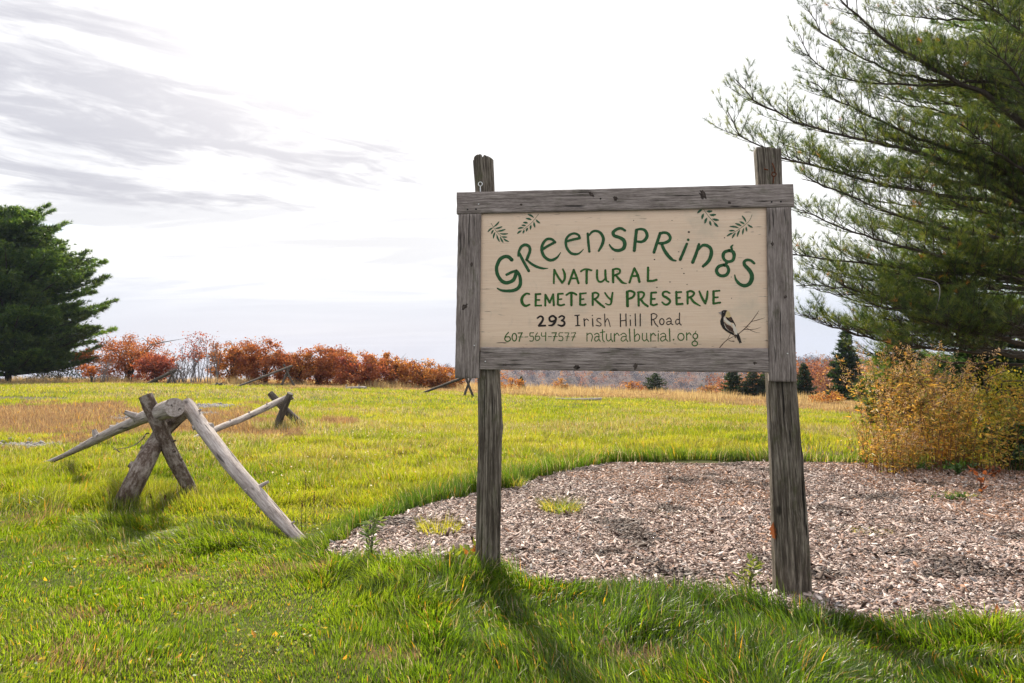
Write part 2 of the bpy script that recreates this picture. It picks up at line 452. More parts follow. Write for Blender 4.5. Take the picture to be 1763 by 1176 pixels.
def dryness(x, y):
    """how dead and straw-coloured the meadow is at a place"""
    ye = np.interp(x / np.maximum(y, .1), _ek, _ev)
    far = sm((y - ye * (.64 + .36 * fbm(x * .12, y * .05, 31, 2))) / (ye * .16))
    a = ground_hit(90, 722); bb = ground_hit(330, 735)
    e1 = np.minimum(np.hypot((x - a[0]) / 6.5, (y - a[1]) / 7.5), np.hypot((x - bb[0]) / 3.2, (y - bb[1]) / 4.0)); e1 = 1 - e1 + 2.3 * (fbm(x * .75, y * .55, 33, 4) - .5)
    d = np.maximum(far, sm((e1 + .12) * 3.0))
    for c, rx, ry in THATCH:                                # small worn patches of dead thatch in the near lawn
        d = np.maximum(d, .42 * sm((1 - np.hypot((x - c[0]) / (rx * 1.3), (y - c[1]) / (ry * 1.5)) + 2.4 * (fbm(x * 6, y * 6, 39, 3) - .5)) * 1.6))
    return np.clip(d, 0, 1)

# stony bare patches by the far left of the fence
def gravelness(x, y):
    s = np.zeros(np.shape(x))
    for (px, py, rx, ry) in ((30, 686, 3.4, 1.3), (300, 716, 1.5, 2.0), (360, 700, 1.0, 1.4), (20, 770, .9, .6), (240, 722, 1.0, 1.0)):
        c = ground_hit(px, py)
        s = np.maximum(s, 1 - np.hypot((x - c[0]) / rx, (y - c[1]) / ry) + .7 * (fbm(x * 1.3, y * 1.1, 35, 3) - .5))
    return sm(s * 3)

# ------------------------------------------------------------------ ground sheet
yv = np.concatenate([np.arange(-8, 2.5, .5), np.arange(2.5, 12, .14), np.arange(12, 30, .4), np.arange(30, 130, 1.5), np.arange(130, 1150, 14)])
tv = np.linspace(-1, 1, 241); tv = np.sign(tv) * np.abs(tv) ** 1.15
hw = 9 + 1.12 * np.maximum(yv, 0)
X = tv[None] * hw[:, None]; Y = np.broadcast_to(yv[:, None], X.shape); Z = G(X, Y)
nr, nc = X.shape
i = np.arange(nr - 1)[:, None] * nc; j = np.arange(nc - 1)[None]
gf = np.stack([i + j, i + j + 1, i + nc + j + 1, i + nc + j], -1).reshape(-1, 4)
gx, gy = X.ravel(), Y.ravel()
zone = np.stack([dryness(gx, gy), np.maximum(gravelness(gx, gy), sm((5.2 - np.hypot(gx - 8.6, (gy - 11.2) * 1.3)) / 1.2)), sm((gy - 100) / 30)], -1)
tag(mesh('ground', np.stack([gx, gy, Z.ravel()], -1), gf, M_GROUND, None, zone, None, True), kind='structure')

# mulch bed: a sheet lying over the soil, with its own chips
mb = MB()
xs = np.arange(-2.2, 13, .10); ys = np.arange(3.6, 10.4, .10)
MX, MY = np.meshgrid(xs, ys); q = in_mulch(MX, MY, .05)
mz = G(MX, MY) + .018 + .03 * (fbm(MX * 1.4, MY * 1.4, 41, 3) - .5)
mz = np.where(q, mz, G(MX, MY) - .06)
nr, nc = MX.shape; i = np.arange(nr - 1)[:, None] * nc; j = np.arange(nc - 1)[None]
mf = np.stack([i + j, i + j + 1, i + nc + j + 1, i + nc + j], -1).reshape(-1, 4)
keep = q.ravel()[mf].any(1)
tag(mesh('mulch_bed', np.stack([MX, MY, mz], -1).reshape(-1, 3), mf[keep], M_MULCH, None, None, None, True), kind='structure')

def mulch_z(x, y):
    return G(x, y) + .018 + .03 * (fbm(x * 1.4, y * 1.4, 41, 3) - .5)

def scatter(d0, d1, dens, left=.82, right=.82, margin=.7):
    """random ground points in the strip the photograph looks over, from d0 to d1 metres"""
    area = (left + right) * .5 * (d1 ** 2 - d0 ** 2) + 2 * margin * (d1 - d0)
    n = int(area * dens)
    u = rng.random(n)
    y = np.sqrt(d0 ** 2 + u * (d1 ** 2 - d0 ** 2))
    x = -(left * y + margin) + rng.random(n) * ((left + right) * y + 2 * margin)
    return x, y

# wood chips: little flat splinters lying every which way
def chips():
    x, y = np.concatenate([scatter(3.9, 5.6, 9500, .3, .9), scatter(5.6, 7.4, 6500, .3, .9), scatter(7.4, 10.2, 3800, .3, .9)], 1)
    k = in_mulch(x, y, .09); x, y = x[k], y[k]; n = len(x)
    z = mulch_z(x, y)
    L = np.clip(rng.lognormal(-3.85, .55, n), .009, .11); wd = np.clip(L * rng.uniform(.14, .5, n), .005, .026); th = rng.uniform(.0015, .004, n)
    yaw = rng.random(n) * 6.283; pit = rng.normal(0, .26, n); rol = rng.normal(0, .35, n)
    a = np.stack([np.cos(yaw) * np.cos(pit), np.sin(yaw) * np.cos(pit), np.sin(pit)], -1)
    b0 = np.stack([-np.sin(yaw), np.cos(yaw), np.zeros(n)], -1); c0 = np.cross(a, b0)
    b = b0 * np.cos(rol)[:, None] + c0 * np.sin(rol)[:, None]; c = np.cross(a, b)
    ctr = np.stack([x, y, z + .004 + np.abs(np.sin(pit)) * L * .35 + rng.random(n) * .012], -1)
    tmpl = np.array([(-.5, -.5, 0), (.5, -.35, 0), (.5, .5, 0), (-.42, .42, 0), (-.48, -.45, 1), (.46, -.3, 1), (.48, .45, 1), (-.4, .38, 1)])
    tm = tmpl[None] + rng.normal(0, .07, (n, 8, 3)) * np.array([1, 1, 0])
    v = ctr[:, None] + tm[..., 0:1] * (L[:, None, None] * a[:, None]) + tm[..., 1:2] * (wd[:, None, None] * b[:, None]) + tm[..., 2:3] * (th[:, None, None] * c[:, None])
    f = np.array([(4, 5, 6, 7), (0, 1, 5, 4), (1, 2, 6, 5), (2, 3, 7, 6), (3, 0, 4, 7)])
    F = (np.arange(n)[:, None, None] * 8 + f[None]).reshape(-1, 4)
    pal = np.array([(.52, .415, .375), (.38, .285, .255), (.65, .56, .52), (.26, .17, .14), (.15, .098, .077), (.06, .04, .032), (.30, .16, .10), (.22, .205, .21)])
    red = fbm(x * .5, y * .5, 44, 2)
    pr = np.array([.17, .18, .10, .19, .16, .10, .05, .05])
    ci = rng.choice(8, n, p=pr); ci = np.where((rng.random(n) < .30) & ((x > 4.2) | (red > .62)) & (y > 6.2), 6, ci)
    damp = sm((fbm(x * 1.9, y * 1.9, 46, 3) - .60) * 7)[:, None]; col = pal[ci] * rng.uniform(.75, 1.15, (n, 1)) * (1 - .62 * damp)
    tag(mesh('wood_chips', v.reshape(-1, 3), F, M_CHIP, None, np.repeat(col, 8, 0)), 'pale pink-grey wood chips spread over the bare bed behind the sign', kind='stuff')
chips()

# gravel stones on the bare patches
def gravel():
    x, y = scatter(8, 30, 210, .82, -.25)
    k = (gravelness(x, y) > rng.uniform(.2, .9, len(x))); x, y = x[k], y[k]
    x, y = np.concatenate([x, x + rng.normal(0, .25, len(x))]), np.concatenate([y, y + rng.normal(0, .25, len(x))]); n = len(x)
    r = np.clip(rng.lognormal(-3.2, .4, n), .02, .12)
    o = np.array([(1, 0, 0), (.3, .9, 0), (-.8, .6, .1), (-.8, -.6, 0), (.3, -1, .1), (0, 0, .75), (0, 0, -.4)])
    v = np.stack([x, y, G(x, y) + r * .2], -1)[:, None] + o[None] * r[:, None, None] * rng.uniform(.7, 1.3, (n, 7, 1))
    f = np.array([(i, (i + 1) % 5, 5) for i in range(5)] + [((i + 1) % 5, i, 6) for i in range(5)])
    F = (np.arange(n)[:, None, None] * 7 + f[None]).reshape(-1, 3)
    c = np.array([.30, .285, .29]) * rng.uniform(.6, 1.5, (n, 1))
    tag(mesh('gravel', v.reshape(-1, 3), F, M_STONE, None, np.repeat(c, 7, 0)), 'grey gravel lying on the bare patches in the meadow', kind='stuff')
gravel()

# ------------------------------------------------------------------ the sign
SA = np.array([-.366, 4.55]); SB = np.array([1.772, 4.30])
SU = (SB - SA) / np.linalg.norm(SB - SA); SN = np.array([-SU[1], SU[0]])
U3 = np.array([SU[0], SU[1], 0]); N3 = np.array([SN[0], SN[1], 0])

def SP(px, py, off=0.0):
    """photo pixel -> the point on the upright plane of the sign (off metres behind its face)"""
    r = ray(px, py)
    t = (np.dot(SA - CAM[:2], SN) + off) / (r[..., 0] * SN[0] + r[..., 1] * SN[1])
    return CAM + r * np.asarray(t)[..., None]

sgn_base = SP(1080, 600, .05); sgn_base[2] = float(G(sgn_base[0], sgn_base[1]))
SIGN = thing('cemetery_sign', 'hand-painted wooden sign board framed in grey weathered boards on two posts', 'sign', sgn_base)

def board(name, cs, front, th, mat, vert=False, nx=60, ny=10, parent=SIGN, wob=.0018):
    TL, TR, BR, BL = [SP(*c, front) for c in cs]
    Lx = np.linalg.norm(TR - TL); Ly = np.linalg.norm(TL - BL); e = .0035
    if vert: nx, ny = ny, nx
    s = np.concatenate([[0, e / Lx], np.linspace(0, 1, nx)[1:-1], [1 - e / Lx, 1]])
    t = np.concatenate([[0, e / Ly], np.linspace(0, 1, ny)[1:-1], [1 - e / Ly, 1]])
    Sg, Tg = np.meshgrid(s, t)
    p = (TL * ((1 - Sg) * (1 - Tg))[..., None] + TR * (Sg * (1 - Tg))[..., None] + BR * (Sg * Tg)[..., None] + BL * ((1 - Sg) * Tg)[..., None])
    sd = abs(hash(name)) % 7 + int(cs[0][0])
    rim = ((Sg == 0) | (Sg == 1) | (Tg == 0) | (Tg == 1))
    u = Sg * Lx; v = Tg * Ly
    dep = .0012 * (fbm(u * (8 if not vert else 60), v * (60 if not vert else 8), sd, 3) - .5) + rim * .0035
    inp = (fbm(u * 25, v * 25, sd + 3, 3) - .5) * 2 * wob
    f = p + N3 * dep[..., None] + np.array([0, 0, 1.0]) * (inp * ((Tg == 0) | (Tg == 1)))[..., None] + U3 * (inp * ((Sg == 0) | (Sg == 1)))[..., None]
    b = p + N3 * th
    ny_, nx_ = Sg.shape; N = nx_ * ny_
    i = np.arange(ny_ - 1)[:, None] * nx_; j = np.arange(nx_ - 1)[None]
    qf = np.stack([i + nx_ + j, i + nx_ + j + 1, i + j + 1, i + j], -1).reshape(-1, 4)
    qb = qf[:, ::-1] + N
    per = np.concatenate([np.arange(nx_), np.arange(1, ny_) * nx_ + nx_ - 1, (ny_ - 1) * nx_ + np.arange(nx_ - 2, -1, -1), np.arange(ny_ - 2, 0, -1) * nx_])
    nxt = np.roll(per, -1); qs = np.stack([per, nxt, nxt + N, per + N], -1)
    V = np.concatenate([f.reshape(-1, 3), b.reshape(-1, 3)])
    l1 = np.stack([u, v, np.zeros_like(u)], -1).reshape(-1, 3); l2 = l1 + np.array([0, 0, th])
    lc = np.concatenate([l1, l2])
    if vert: lc = lc[:, [1, 0, 2]]
    return mesh(name, V, [qf, qb, qs], mat, parent, None, lc)

board('top_board', [(786, 331), (1366, 316.5), (1368, 355.5), (786, 368)], 0, .038, M_BOARD)
board('side_board', [(789, 369), (828, 367.5), (824.5, 651.5), (783, 651)], .001, .037, M_BOARDV, True)
board('side_board', [(1320.5, 357.5), (1362.5, 356), (1372, 658), (1325, 656.5)], .001, .037, M_BOARDV, True)
board('bottom_board', [(827.5, 598), (1323, 599.5), (1325, 641.5), (825.5, 636.5)], .004, .034, M_BOARD)
PF = .021
board('sign_panel', [(825, 364), (1323, 355), (1326, 604), (824, 604)], PF, .012, M_PANEL, parent=SIGN, wob=.0)
PANEL = bpy.data.objects['sign_panel']

# ---- painted letters and pictures on the panel
class Paint:
    def __init__(s):
        s.mb = MB(); s.k = 0; s.base = None
    def _off(s):
        s.k += 1
        return PF - .0008 - (.00035 * (s.k % 5) if s.base is None else s.base)
    def stroke(s, pts, wd, o, sc, straight=False, closed=False):
        pts = np.array(pts, float); off = s._off()
        if closed: pts = np.concatenate([pts, pts[:1]])
        n = max(2, int(np.linalg.norm(np.diff(pts, axis=0), axis=1).sum() / sc / .7))
        p = spline(pts, n) if len(pts) > 2 and not straight else spline(pts, max(n, 3)) if len(pts) == 2 else pts
        p = p / sc + np.array(o)
        u = np.linspace(0, 1, len(p))
        if np.isscalar(wd): wv = np.full(len(p), float(wd))
        else: wv = np.interp(u, np.linspace(0, 1, len(wd)), wd)
        wv = wv / sc * (1 + .10 * (vn(u * n * .25 + s.k * 7.3, u * 0 + s.k, 77) - .5))
        t = np.gradient(p, axis=0); t /= np.linalg.norm(t, axis=1)[:, None] + 1e-9
        nn = np.stack([-t[:, 1], t[:, 0]], -1)
        L = p + nn * wv[:, None] / 2; Rr = p - nn * wv[:, None] / 2
        a = np.linspace(-np.pi / 2, np.pi / 2, 9)[1:-1]
        e1 = p[-1] + (np.cos(a)[:, None] * t[-1] + np.sin(a)[:, None] * nn[-1]) * wv[-1] / 2
        e0 = p[0] + (-np.cos(a)[:, None] * t[0] + np.sin(a)[:, None] * nn[0]) * wv[0] / 2
        m = len(p); v2 = np.concatenate([L, Rr, e1, e0])
        i = np.arange(m - 1); q = np.stack([i, i + 1, m + i + 1, m + i], -1)
        c1 = [m + m - 1] + list(range(2 * m, 2 * m + 7)) + [m - 1]; c0 = [m] + list(range(2 * m + 7, 2 * m + 14)) + [0]
        tr = [(c1[0], c1[x], c1[x + 1]) for x in range(1, 8)] + [(c0[0], c0[x + 1], c0[x]) for x in range(1, 8)]
        s.mb.add(SP(v2[:, 0], v2[:, 1], off), [q, np.array(tr)])
    def dot(s, c, r, o, sc, ry=None):
        th = np.linspace(0, 2 * np.pi, 17)[:-1]
        s.poly(np.array(c) + np.stack([np.cos(th) * r, np.sin(th) * (ry or r)], -1), o, sc)
    def ell(s, c, rx, ry, wd, o, sc):
        th = np.linspace(-.6, 2 * np.pi - .6, 25)[:-1]
        s.stroke(np.array(c) + np.stack([np.cos(th) * rx, np.sin(th) * ry], -1), wd, o, sc, closed=True)
    def poly(s, pts, o, sc):
        p = np.array(pts, float) / sc + np.array(o); off = s._off()
        tr = tessellate_polygon([[Vector((a, b, 0)) for a, b in p]])
        s.mb.add(SP(p[:, 0], p[:, 1], off), np.array(tr))
    def build(s, name, mat, label=None, parent=None):
        ob = s.mb.build(name, mat, parent or PANEL)
        if label: ob['label'] = label
        return ob

def text(name, mat, label, runs, split=None):
    ps = {}
    for o, sc, items in runs:
        for it in items:
            ref = it[1] if it[0] in ('d', 'e') else it[1][0] if it[0] == 'p' else np.mean(it[0], axis=0)
            ky = split(ref[0] / sc + o[0], ref[1] / sc + o[1]) if split else 0
            p = ps.setdefault(ky, Paint())
            if it[0] == 'd': p.dot(it[1], it[2], o, sc)
            elif it[0] == 'e': p.ell(it[1], it[2], it[3], it[4], o, sc)
            elif it[0] == 'p': p.stroke(it[1], it[2], o, sc, straight=True)
            else: p.stroke(it[0], it[1], o, sc)
    for ky, p in sorted(ps.items()):
        p.build(name, mat, label if not split else label[ky])

Z1, Z2, Z3, Z4 = (840, 380), (960, 370), (1070, 370), (1170, 380)
text('lettering', PG, 'large green arched place name', [
    (Z1, 8.4, [([(345, 565), (300, 525), (240, 520), (175, 560), (135, 640), (125, 700), (140, 780), (190, 860), (250, 895), (310, 890), (370, 855), (400, 790), (410, 730)], 52),
               ([(272, 780), (340, 745), (410, 722)], [36, 40, 34]), ([(412, 725), (445, 765), (467, 830), (468, 920), (430, 980), (360, 1010), (270, 1015), (190, 1005), (138, 978)], [40, 46, 50, 50, 44, 40, 20]),
               ([(440, 505), (450, 440), (490, 370), (550, 348), (600, 380), (607, 440), (582, 510), (560, 565)], [30, 42, 42, 42]), ([(455, 475), (520, 600), (590, 725)], 42), ([(565, 570), (640, 630), (720, 670), (800, 690), (868, 688)], [30, 36, 38, 32, 10]),
               ([(795, 410), (880, 358), (970, 310)], 38), ([(972, 312), (930, 272), (870, 262), (820, 295), (785, 360), (780, 430), (810, 510), (870, 560), (930, 568), (1000, 530), (1052, 460)], [36, 40, 42, 44, 42, 10])]),
    (Z2, 8.4, [([(128, 382), (220, 357), (320, 335)], 36), ([(322, 335), (300, 290), (240, 268), (175, 290), (130, 340), (118, 400), (135, 480), (190, 550), (260, 568), (320, 550), (374, 496)], [34, 36, 38, 40, 38, 9]),
               ([(435, 270), (445, 400), (460, 530)], [32, 38, 36]), ([(450, 300), (500, 245), (560, 232), (620, 260), (660, 330), (655, 400), (625, 470), (595, 520)], [26, 36, 44, 46, 30]),
               ([(975, 225), (920, 195), (860, 205), (805, 250), (820, 300), (890, 325), (950, 360), (972, 420), (950, 485), (880, 515), (810, 500), (765, 455), (750, 430)], [34, 42, 48, 46, 56, 50, 40, 20])]),
    (Z3, 8.4, [([(217, 220), (200, 370), (185, 515)], [44, 48, 44]), ([(215, 215), (280, 205), (340, 225), (370, 290), (350, 350), (295, 388), (222, 385)], [34, 40, 50, 46, 34]),
               ([(560, 265), (515, 400), (470, 540)], 44), ([(555, 275), (610, 255), (670, 270), (705, 325), (685, 375), (620, 405), (548, 410)], [38, 42, 44, 38]), ([(585, 430), (620, 510), (680, 595), (740, 650), (788, 662)], [42, 46, 50, 46, 20]),
               ([(945, 418), (895, 540), (850, 645)], [36, 42, 42]), ('d', (965, 360), 20),
               ([(1120, 425), (1080, 560), (1030, 685)], [38, 46, 50]), ([(1112, 505), (1165, 445), (1225, 440), (1285, 480), (1300, 550), (1275, 640), (1230, 700), (1180, 742)], [30, 44, 52, 54, 40])]),
    (Z4, 8.4, [([(715, 430), (650, 455), (630, 515), (655, 570), (710, 592), (770, 570), (790, 500), (768, 445), (715, 430)], [44, 50, 40, 44, 52, 44]), ([(757, 405), (748, 378), (772, 350)], [34, 32, 16]), ([(690, 595), (668, 628)], 46),
               ([(640, 638), (570, 660), (535, 715), (560, 775), (615, 798), (680, 780), (710, 720), (690, 660), (640, 638)], [44, 50, 46, 44]),
               ([(1080, 615), (1030, 575), (975, 568), (935, 595), (945, 645), (1000, 705), (1040, 770), (1045, 840), (1010, 910), (945, 940), (870, 915), (815, 850), (798, 785)], [34, 42, 52, 60, 64, 52, 44, 16])])])
C5, C6 = (880, 450), (1060, 450)
text('lettering', PG2, ['green capitals in the short upper line', 'green capitals of the first word in the lower line', 'green capitals of the second word in the lower line'], split=lambda x, y: 0 if y < 494 else 1 if x < 1066 else 2, runs=[
    (C5, 8.815, [([(655, 130), (650, 230), (648, 330)], 30), ([(655, 130), (710, 230), (775, 325)], 34), ([(775, 325), (810, 270), (812, 190), (785, 118)], [30, 36, 38, 24]),
                 ([(950, 130), (915, 230), (875, 340)], 34), ([(950, 130), (990, 230), (1022, 330)], 34), ([(915, 258), (1000, 258)], 28),
                 ([(1147, 130), (1145, 330)], 38), ([(1060, 150), (1100, 125), (1150, 118), (1220, 135)], 28),
                 ([(1305, 135), (1305, 240), (1330, 303), (1380, 305), (1425, 265)], [32, 34, 30, 26]), ([(1430, 135), (1432, 220), (1445, 290), (1480, 312)], [32, 38, 36, 24]),
                 ([(1547, 140), (1548, 315)], 38), ([(1545, 125), (1600, 112), (1650, 130), (1640, 180), (1570, 212)], 32), ([(1590, 212), (1640, 270), (1690, 320), (1752, 335)], [30, 38, 40, 14]),
                 ([(275, 495), (230, 490), (180, 530), (160, 590), (180, 650), (225, 675), (280, 655)], [28, 34, 46, 44, 38, 26]),
                 ([(375, 500), (372, 670)], 36), ([(375, 498), (445, 495)], 28), ([(375, 585), (430, 585)], 26), ([(372, 672), (455, 670)], 28),
                 ([(520, 510), (518, 670)], 32), ([(520, 508), (585, 625)], 34), ([(585, 625), (638, 500)], 30), ([(638, 500), (648, 665)], 32),
                 ([(712, 500), (708, 650)], 32), ([(715, 492), (785, 490)], 28), ([(712, 578), (765, 572)], 24), ([(708, 652), (750, 668), (805, 655)], 30),
                 ([(915, 490), (915, 665)], 36), ([(840, 510), (890, 478), (940, 478), (990, 505)], 32),
                 ([(1050, 490), (1048, 655)], 34), ([(1050, 490), (1135, 482)], 26), ([(1050, 575), (1100, 572)], 24), ([(1048, 655), (1090, 662), (1130, 652)], 30),
                 ([(1238, 490), (1238, 660)], 34), ([(1235, 485), (1285, 475), (1325, 500), (1310, 545), (1260, 575)], 30), ([(1272, 578), (1340, 640), (1415, 697)], [32, 38, 28]),
                 ([(1425, 478), (1460, 530), (1505, 575)], 28), ([(1540, 475), (1525, 570), (1515, 640), (1480, 658), (1435, 640)], [26, 32, 34, 24, 18])]),
    (C6, 8.815, [([(285, 105), (250, 200), (210, 320)], 34), ([(285, 105), (335, 210), (360, 310)], [34, 40, 40]), ([(245, 222), (335, 222)], 32),
                 ([(492, 95), (490, 290)], 36), ([(490, 298), (560, 295), (620, 280)], 34),
                 ([(175, 465), (180, 675)], 44), ([(175, 460), (225, 448), (285, 480), (262, 540), (195, 570)], 34),
                 ([(345, 475), (350, 670)], 34), ([(340, 470), (400, 465), (432, 495), (412, 545), (370, 580)], 30), ([(388, 588), (430, 640), (485, 680)], 36),
                 ([(540, 480), (535, 640)], 34), ([(545, 475), (615, 472)], 30), ([(545, 570), (595, 568)], 28), ([(535, 650), (575, 665), (625, 650)], 32),
                 ([(820, 482), (770, 458), (720, 475), (722, 522), (780, 555), (825, 600), (800, 645), (750, 655), (705, 620)], [26, 32, 38, 38, 36, 26]),
                 ([(920, 465), (925, 640)], 36), ([(920, 470), (995, 465)], 28), ([(930, 555), (975, 552)], 28), ([(925, 650), (1015, 645)], 32),
                 ([(1090, 470), (1092, 640)], 34), ([(1085, 465), (1140, 450), (1190, 480), (1165, 525), (1110, 550)], 32), ([(1138, 552), (1190, 620), (1285, 675)], [32, 38, 16]),
                 ([(1270, 455), (1310, 550), (1360, 635)], [26, 36, 36]), ([(1395, 455), (1385, 550), (1360, 635)], [28, 36, 34]),
                 ([(1485, 455), (1485, 635)], 38), ([(1490, 452), (1575, 445)], 28), ([(1500, 548), (1550, 545)], 28), ([(1485, 640), (1585, 625)], 32)])])
C7, C8 = (860, 530), (1000, 530)
text('lettering', PK, ['bold black street number', 'first thin black word after the number', 'middle short black word', 'last black word of the road name'], split=lambda x, y: 0 if x < 980 else 1 if x < 1056 else 2 if x < 1112 else 3, runs=[
    (C7, 9.794, [([(640, 172), (690, 142), (732, 170), (720, 225), (665, 300)], [28, 34, 40, 36]), ([(665, 303), (770, 300)], 34),
                 ([(950, 170), (900, 135), (845, 165), (850, 215), (890, 230), (945, 205), (952, 170)], 34), ([(950, 180), (935, 240), (890, 290), (830, 297)], [34, 40, 38, 22]),
                 ([(1005, 158), (1050, 135), (1090, 155), (1080, 190), (1045, 215)], 30), ([(1045, 213), (1090, 235), (1092, 280), (1050, 305), (988, 288)], [28, 36, 38, 24]),
                 ([(1270, 130), (1345, 122)], 18), ([(1315, 130), (1320, 290)], 26), ([(1285, 302), (1355, 298)], 18),
                 ([(1425, 185), (1435, 305)], 20), ([(1430, 225), (1465, 188), (1500, 212)], 16), ([(1568, 185), (1575, 310)], 20), ('d', (1567, 128), 10)]),
    (C8, 8.014, [([(275, 152), (240, 145), (220, 170), (250, 198), (280, 222), (265, 250), (210, 240)], 12),
                 ([(328, 85), (335, 250)], 13), ([(335, 205), (362, 150), (385, 180), (405, 258)], [10, 14, 12]),
                 ([(545, 85), (548, 258)], 16), ([(622, 85), (625, 250)], 16), ([(548, 180), (622, 170)], 13),
                 ([(682, 165), (685, 245)], 14), ('d', (682, 108), 8), ([(750, 85), (755, 248)], 16), ([(820, 85), (820, 248)], 16),
                 ([(972, 90), (978, 240)], 16), ([(970, 88), (1010, 78), (1050, 105), (1030, 145), (985, 165)], 13), ([(1005, 165), (1030, 220), (1068, 260)], [12, 16, 10]),
                 ('e', (1118, 190), 30, 42, 14), ([(1185, 160), (1220, 140), (1245, 165), (1247, 215), (1272, 230)], 14), ([(1245, 190), (1200, 190), (1185, 213), (1205, 232), (1245, 212)], 13),
                 ([(1362, 70), (1362, 200), (1385, 238)], 14), ([(1358, 162), (1325, 160), (1308, 195), (1325, 227), (1360, 207)], 13)])])
text('lettering', PG2, ['thin green telephone number', 'thin green web address'], split=lambda x, y: 0 if x < 1000 else 1, runs=[
    (C7, 9.794, [([(150, 415), (105, 470), (90, 530), (130, 567), (182, 540), (165, 490), (108, 492)], 19), ('e', (250, 495), 38, 64, 19), ([(315, 425), (382, 420)], 16), ([(382, 420), (350, 490), (330, 565)], 18), ([(320, 490), (400, 492)], 12),
                 ([(425, 492), (480, 490)], 14), ([(515, 422), (575, 420)], 14), ([(515, 425), (515, 475), (560, 480), (576, 520), (555, 560), (510, 557)], 15), ([(640, 420), (605, 480), (610, 535), (645, 550), (680, 510), (660, 475), (612, 487)], 13),
                 ([(710, 420), (712, 475), (780, 475)], 14), ([(780, 415), (778, 555)], 16), ([(820, 485), (875, 485)], 11), ([(885, 422), (960, 420)], 17), ([(960, 420), (930, 490), (915, 555)], 17), ([(905, 485), (975, 485)], 13),
                 ([(1005, 422), (1070, 420)], 11), ([(1005, 425), (1005, 475), (1050, 480), (1072, 520), (1045, 555), (1000, 545)], 14), ([(1100, 422), (1170, 420)], 11), ([(1170, 420), (1145, 490), (1135, 555)], 13), ([(1115, 488), (1180, 488)], 10),
                 ([(1210, 425), (1285, 418)], 12), ([(1285, 418), (1250, 490), (1225, 555)], 13), ([(1215, 490), (1280, 490)], 11)]),
    (C8, 8.014, [([(85, 350), (85, 460)], 13), ([(86, 372), (130, 350), (160, 390), (145, 460)], 12), ([(190, 367), (225, 350), (250, 375), (250, 430), (270, 462)], 12), ([(250, 395), (205, 400), (190, 440), (215, 460), (250, 430)], 12),
                 ([(300, 300), (300, 400), (308, 450), (325, 466)], 14), ([(266, 342), (330, 330)], 13), ([(355, 360), (355, 430), (385, 458), (415, 430)], 13), ([(415, 355), (418, 430), (442, 466)], 13),
                 ([(462, 355), (465, 460)], 15), ([(465, 387), (500, 350), (528, 382)], 13), ([(550, 372), (590, 350), (625, 375), (625, 430), (650, 466)], 12), ([(625, 395), (575, 400), (555, 440), (585, 460), (625, 430)], 12),
                 ([(670, 290), (680, 460)], 15), ([(738, 295), (742, 450)], 13), ([(742, 402), (780, 360), (812, 395), (795, 450), (742, 462)], 13), ([(850, 355), (850, 430), (880, 456), (910, 430)], 13), ([(908, 350), (912, 430), (937, 464)], 13),
                 ([(965, 355), (965, 460)], 14), ([(967, 387), (1000, 350), (1030, 382)], 13), ([(1068, 355), (1068, 460)], 14), ('d', (1070, 322), 8), ([(1100, 367), (1140, 350), (1170, 375), (1172, 430), (1202, 462)], 12), ([(1170, 395), (1120, 400), (1100, 435), (1125, 460), (1170, 430)], 12),
                 ([(1222, 290), (1230, 460)], 15), ('d', (1280, 440), 12), ('e', (1382, 400), 42, 48, 15), ([(1458, 345), (1462, 445)], 14), ([(1462, 377), (1495, 345), (1522, 374)], 13),
                 ('e', (1580, 390), 32, 36, 14), ([(1576, 350), (1590, 318)], [12, 6]), ('e', (1572, 492), 38, 33, 15), ([(1575, 430), (1570, 455)], 12)])])

def sprig(o, sc, stem, leaves, wd):
    p = Paint()
    p.stroke(stem, 8, o, sc)
    for a, b in leaves:
        a = np.array(a, float); b = np.array(b, float)
        p.stroke([a, (a + b) / 2 + np.array([-(b - a)[1], (b - a)[0]]) * .05, b], [6, wd, wd * 1.1, wd * .55], o, sc)
    p.build('painted_sprig', PS)
sprig((820, 350), 12.59, [(320, 430), (400, 560), (480, 660), (560, 730), (640, 790)], [((380, 510), (490, 402)), ((410, 545), (555, 507)), ((450, 605), (622, 566)), ((500, 655), (680, 660)), ((560, 720), (662, 733)), ((590, 770), (700, 826)), ((360, 525), (255, 612)), ((375, 575), (330, 660)), ((410, 620), (370, 755)), ((440, 670), (500, 825)), ((520, 720), (580, 845))], 34)
sprig((820, 350), 12.59, [(1350, 238), (1200, 420), (1020, 570)], [((1250, 310), (1125, 240)), ((1200, 360), (1085, 327)), ((1120, 430), (1025, 415)), ((1075, 490), (990, 476)), ((1030, 530), (910, 545)), ((985, 590), (895, 652)), ((1290, 350), (1375, 428)), ((1250, 400), (1270, 515)), ((1190, 470), (1175, 560)), ((1120, 530), (1085, 600)), ((1045, 580), (1015, 645))], 38)
sprig((1180, 340), 11.753, [(370, 242), (470, 380), (600, 520)], [((340, 242), (250, 312)), ((370, 325), (337, 425)), ((440, 410), (397, 512)), ((495, 470), (518, 560)), ((580, 500), (655, 585)), ((430, 280), (535, 276)), ((490, 350), (608, 346)), ((545, 430), (668, 455))], 44)
sprig((1180, 340), 11.753, [(1350, 350), (1300, 460), (1200, 560), (1060, 660), (970, 710)], [((1230, 500), (1152, 375)), ((1200, 540), (1105, 490)), ((1140, 580), (1020, 527)), ((1090, 620), (905, 586)), ((1000, 675), (890, 675)), ((970, 715), (845, 778)), ((1260, 545), (1355, 602)), ((1230, 590), (1245, 680)), ((1185, 620), (1160, 742)), ((1105, 650), (1050, 785)), ((1020, 710), (952, 815))], 34)
BO, BS = (1220, 520), 13.06
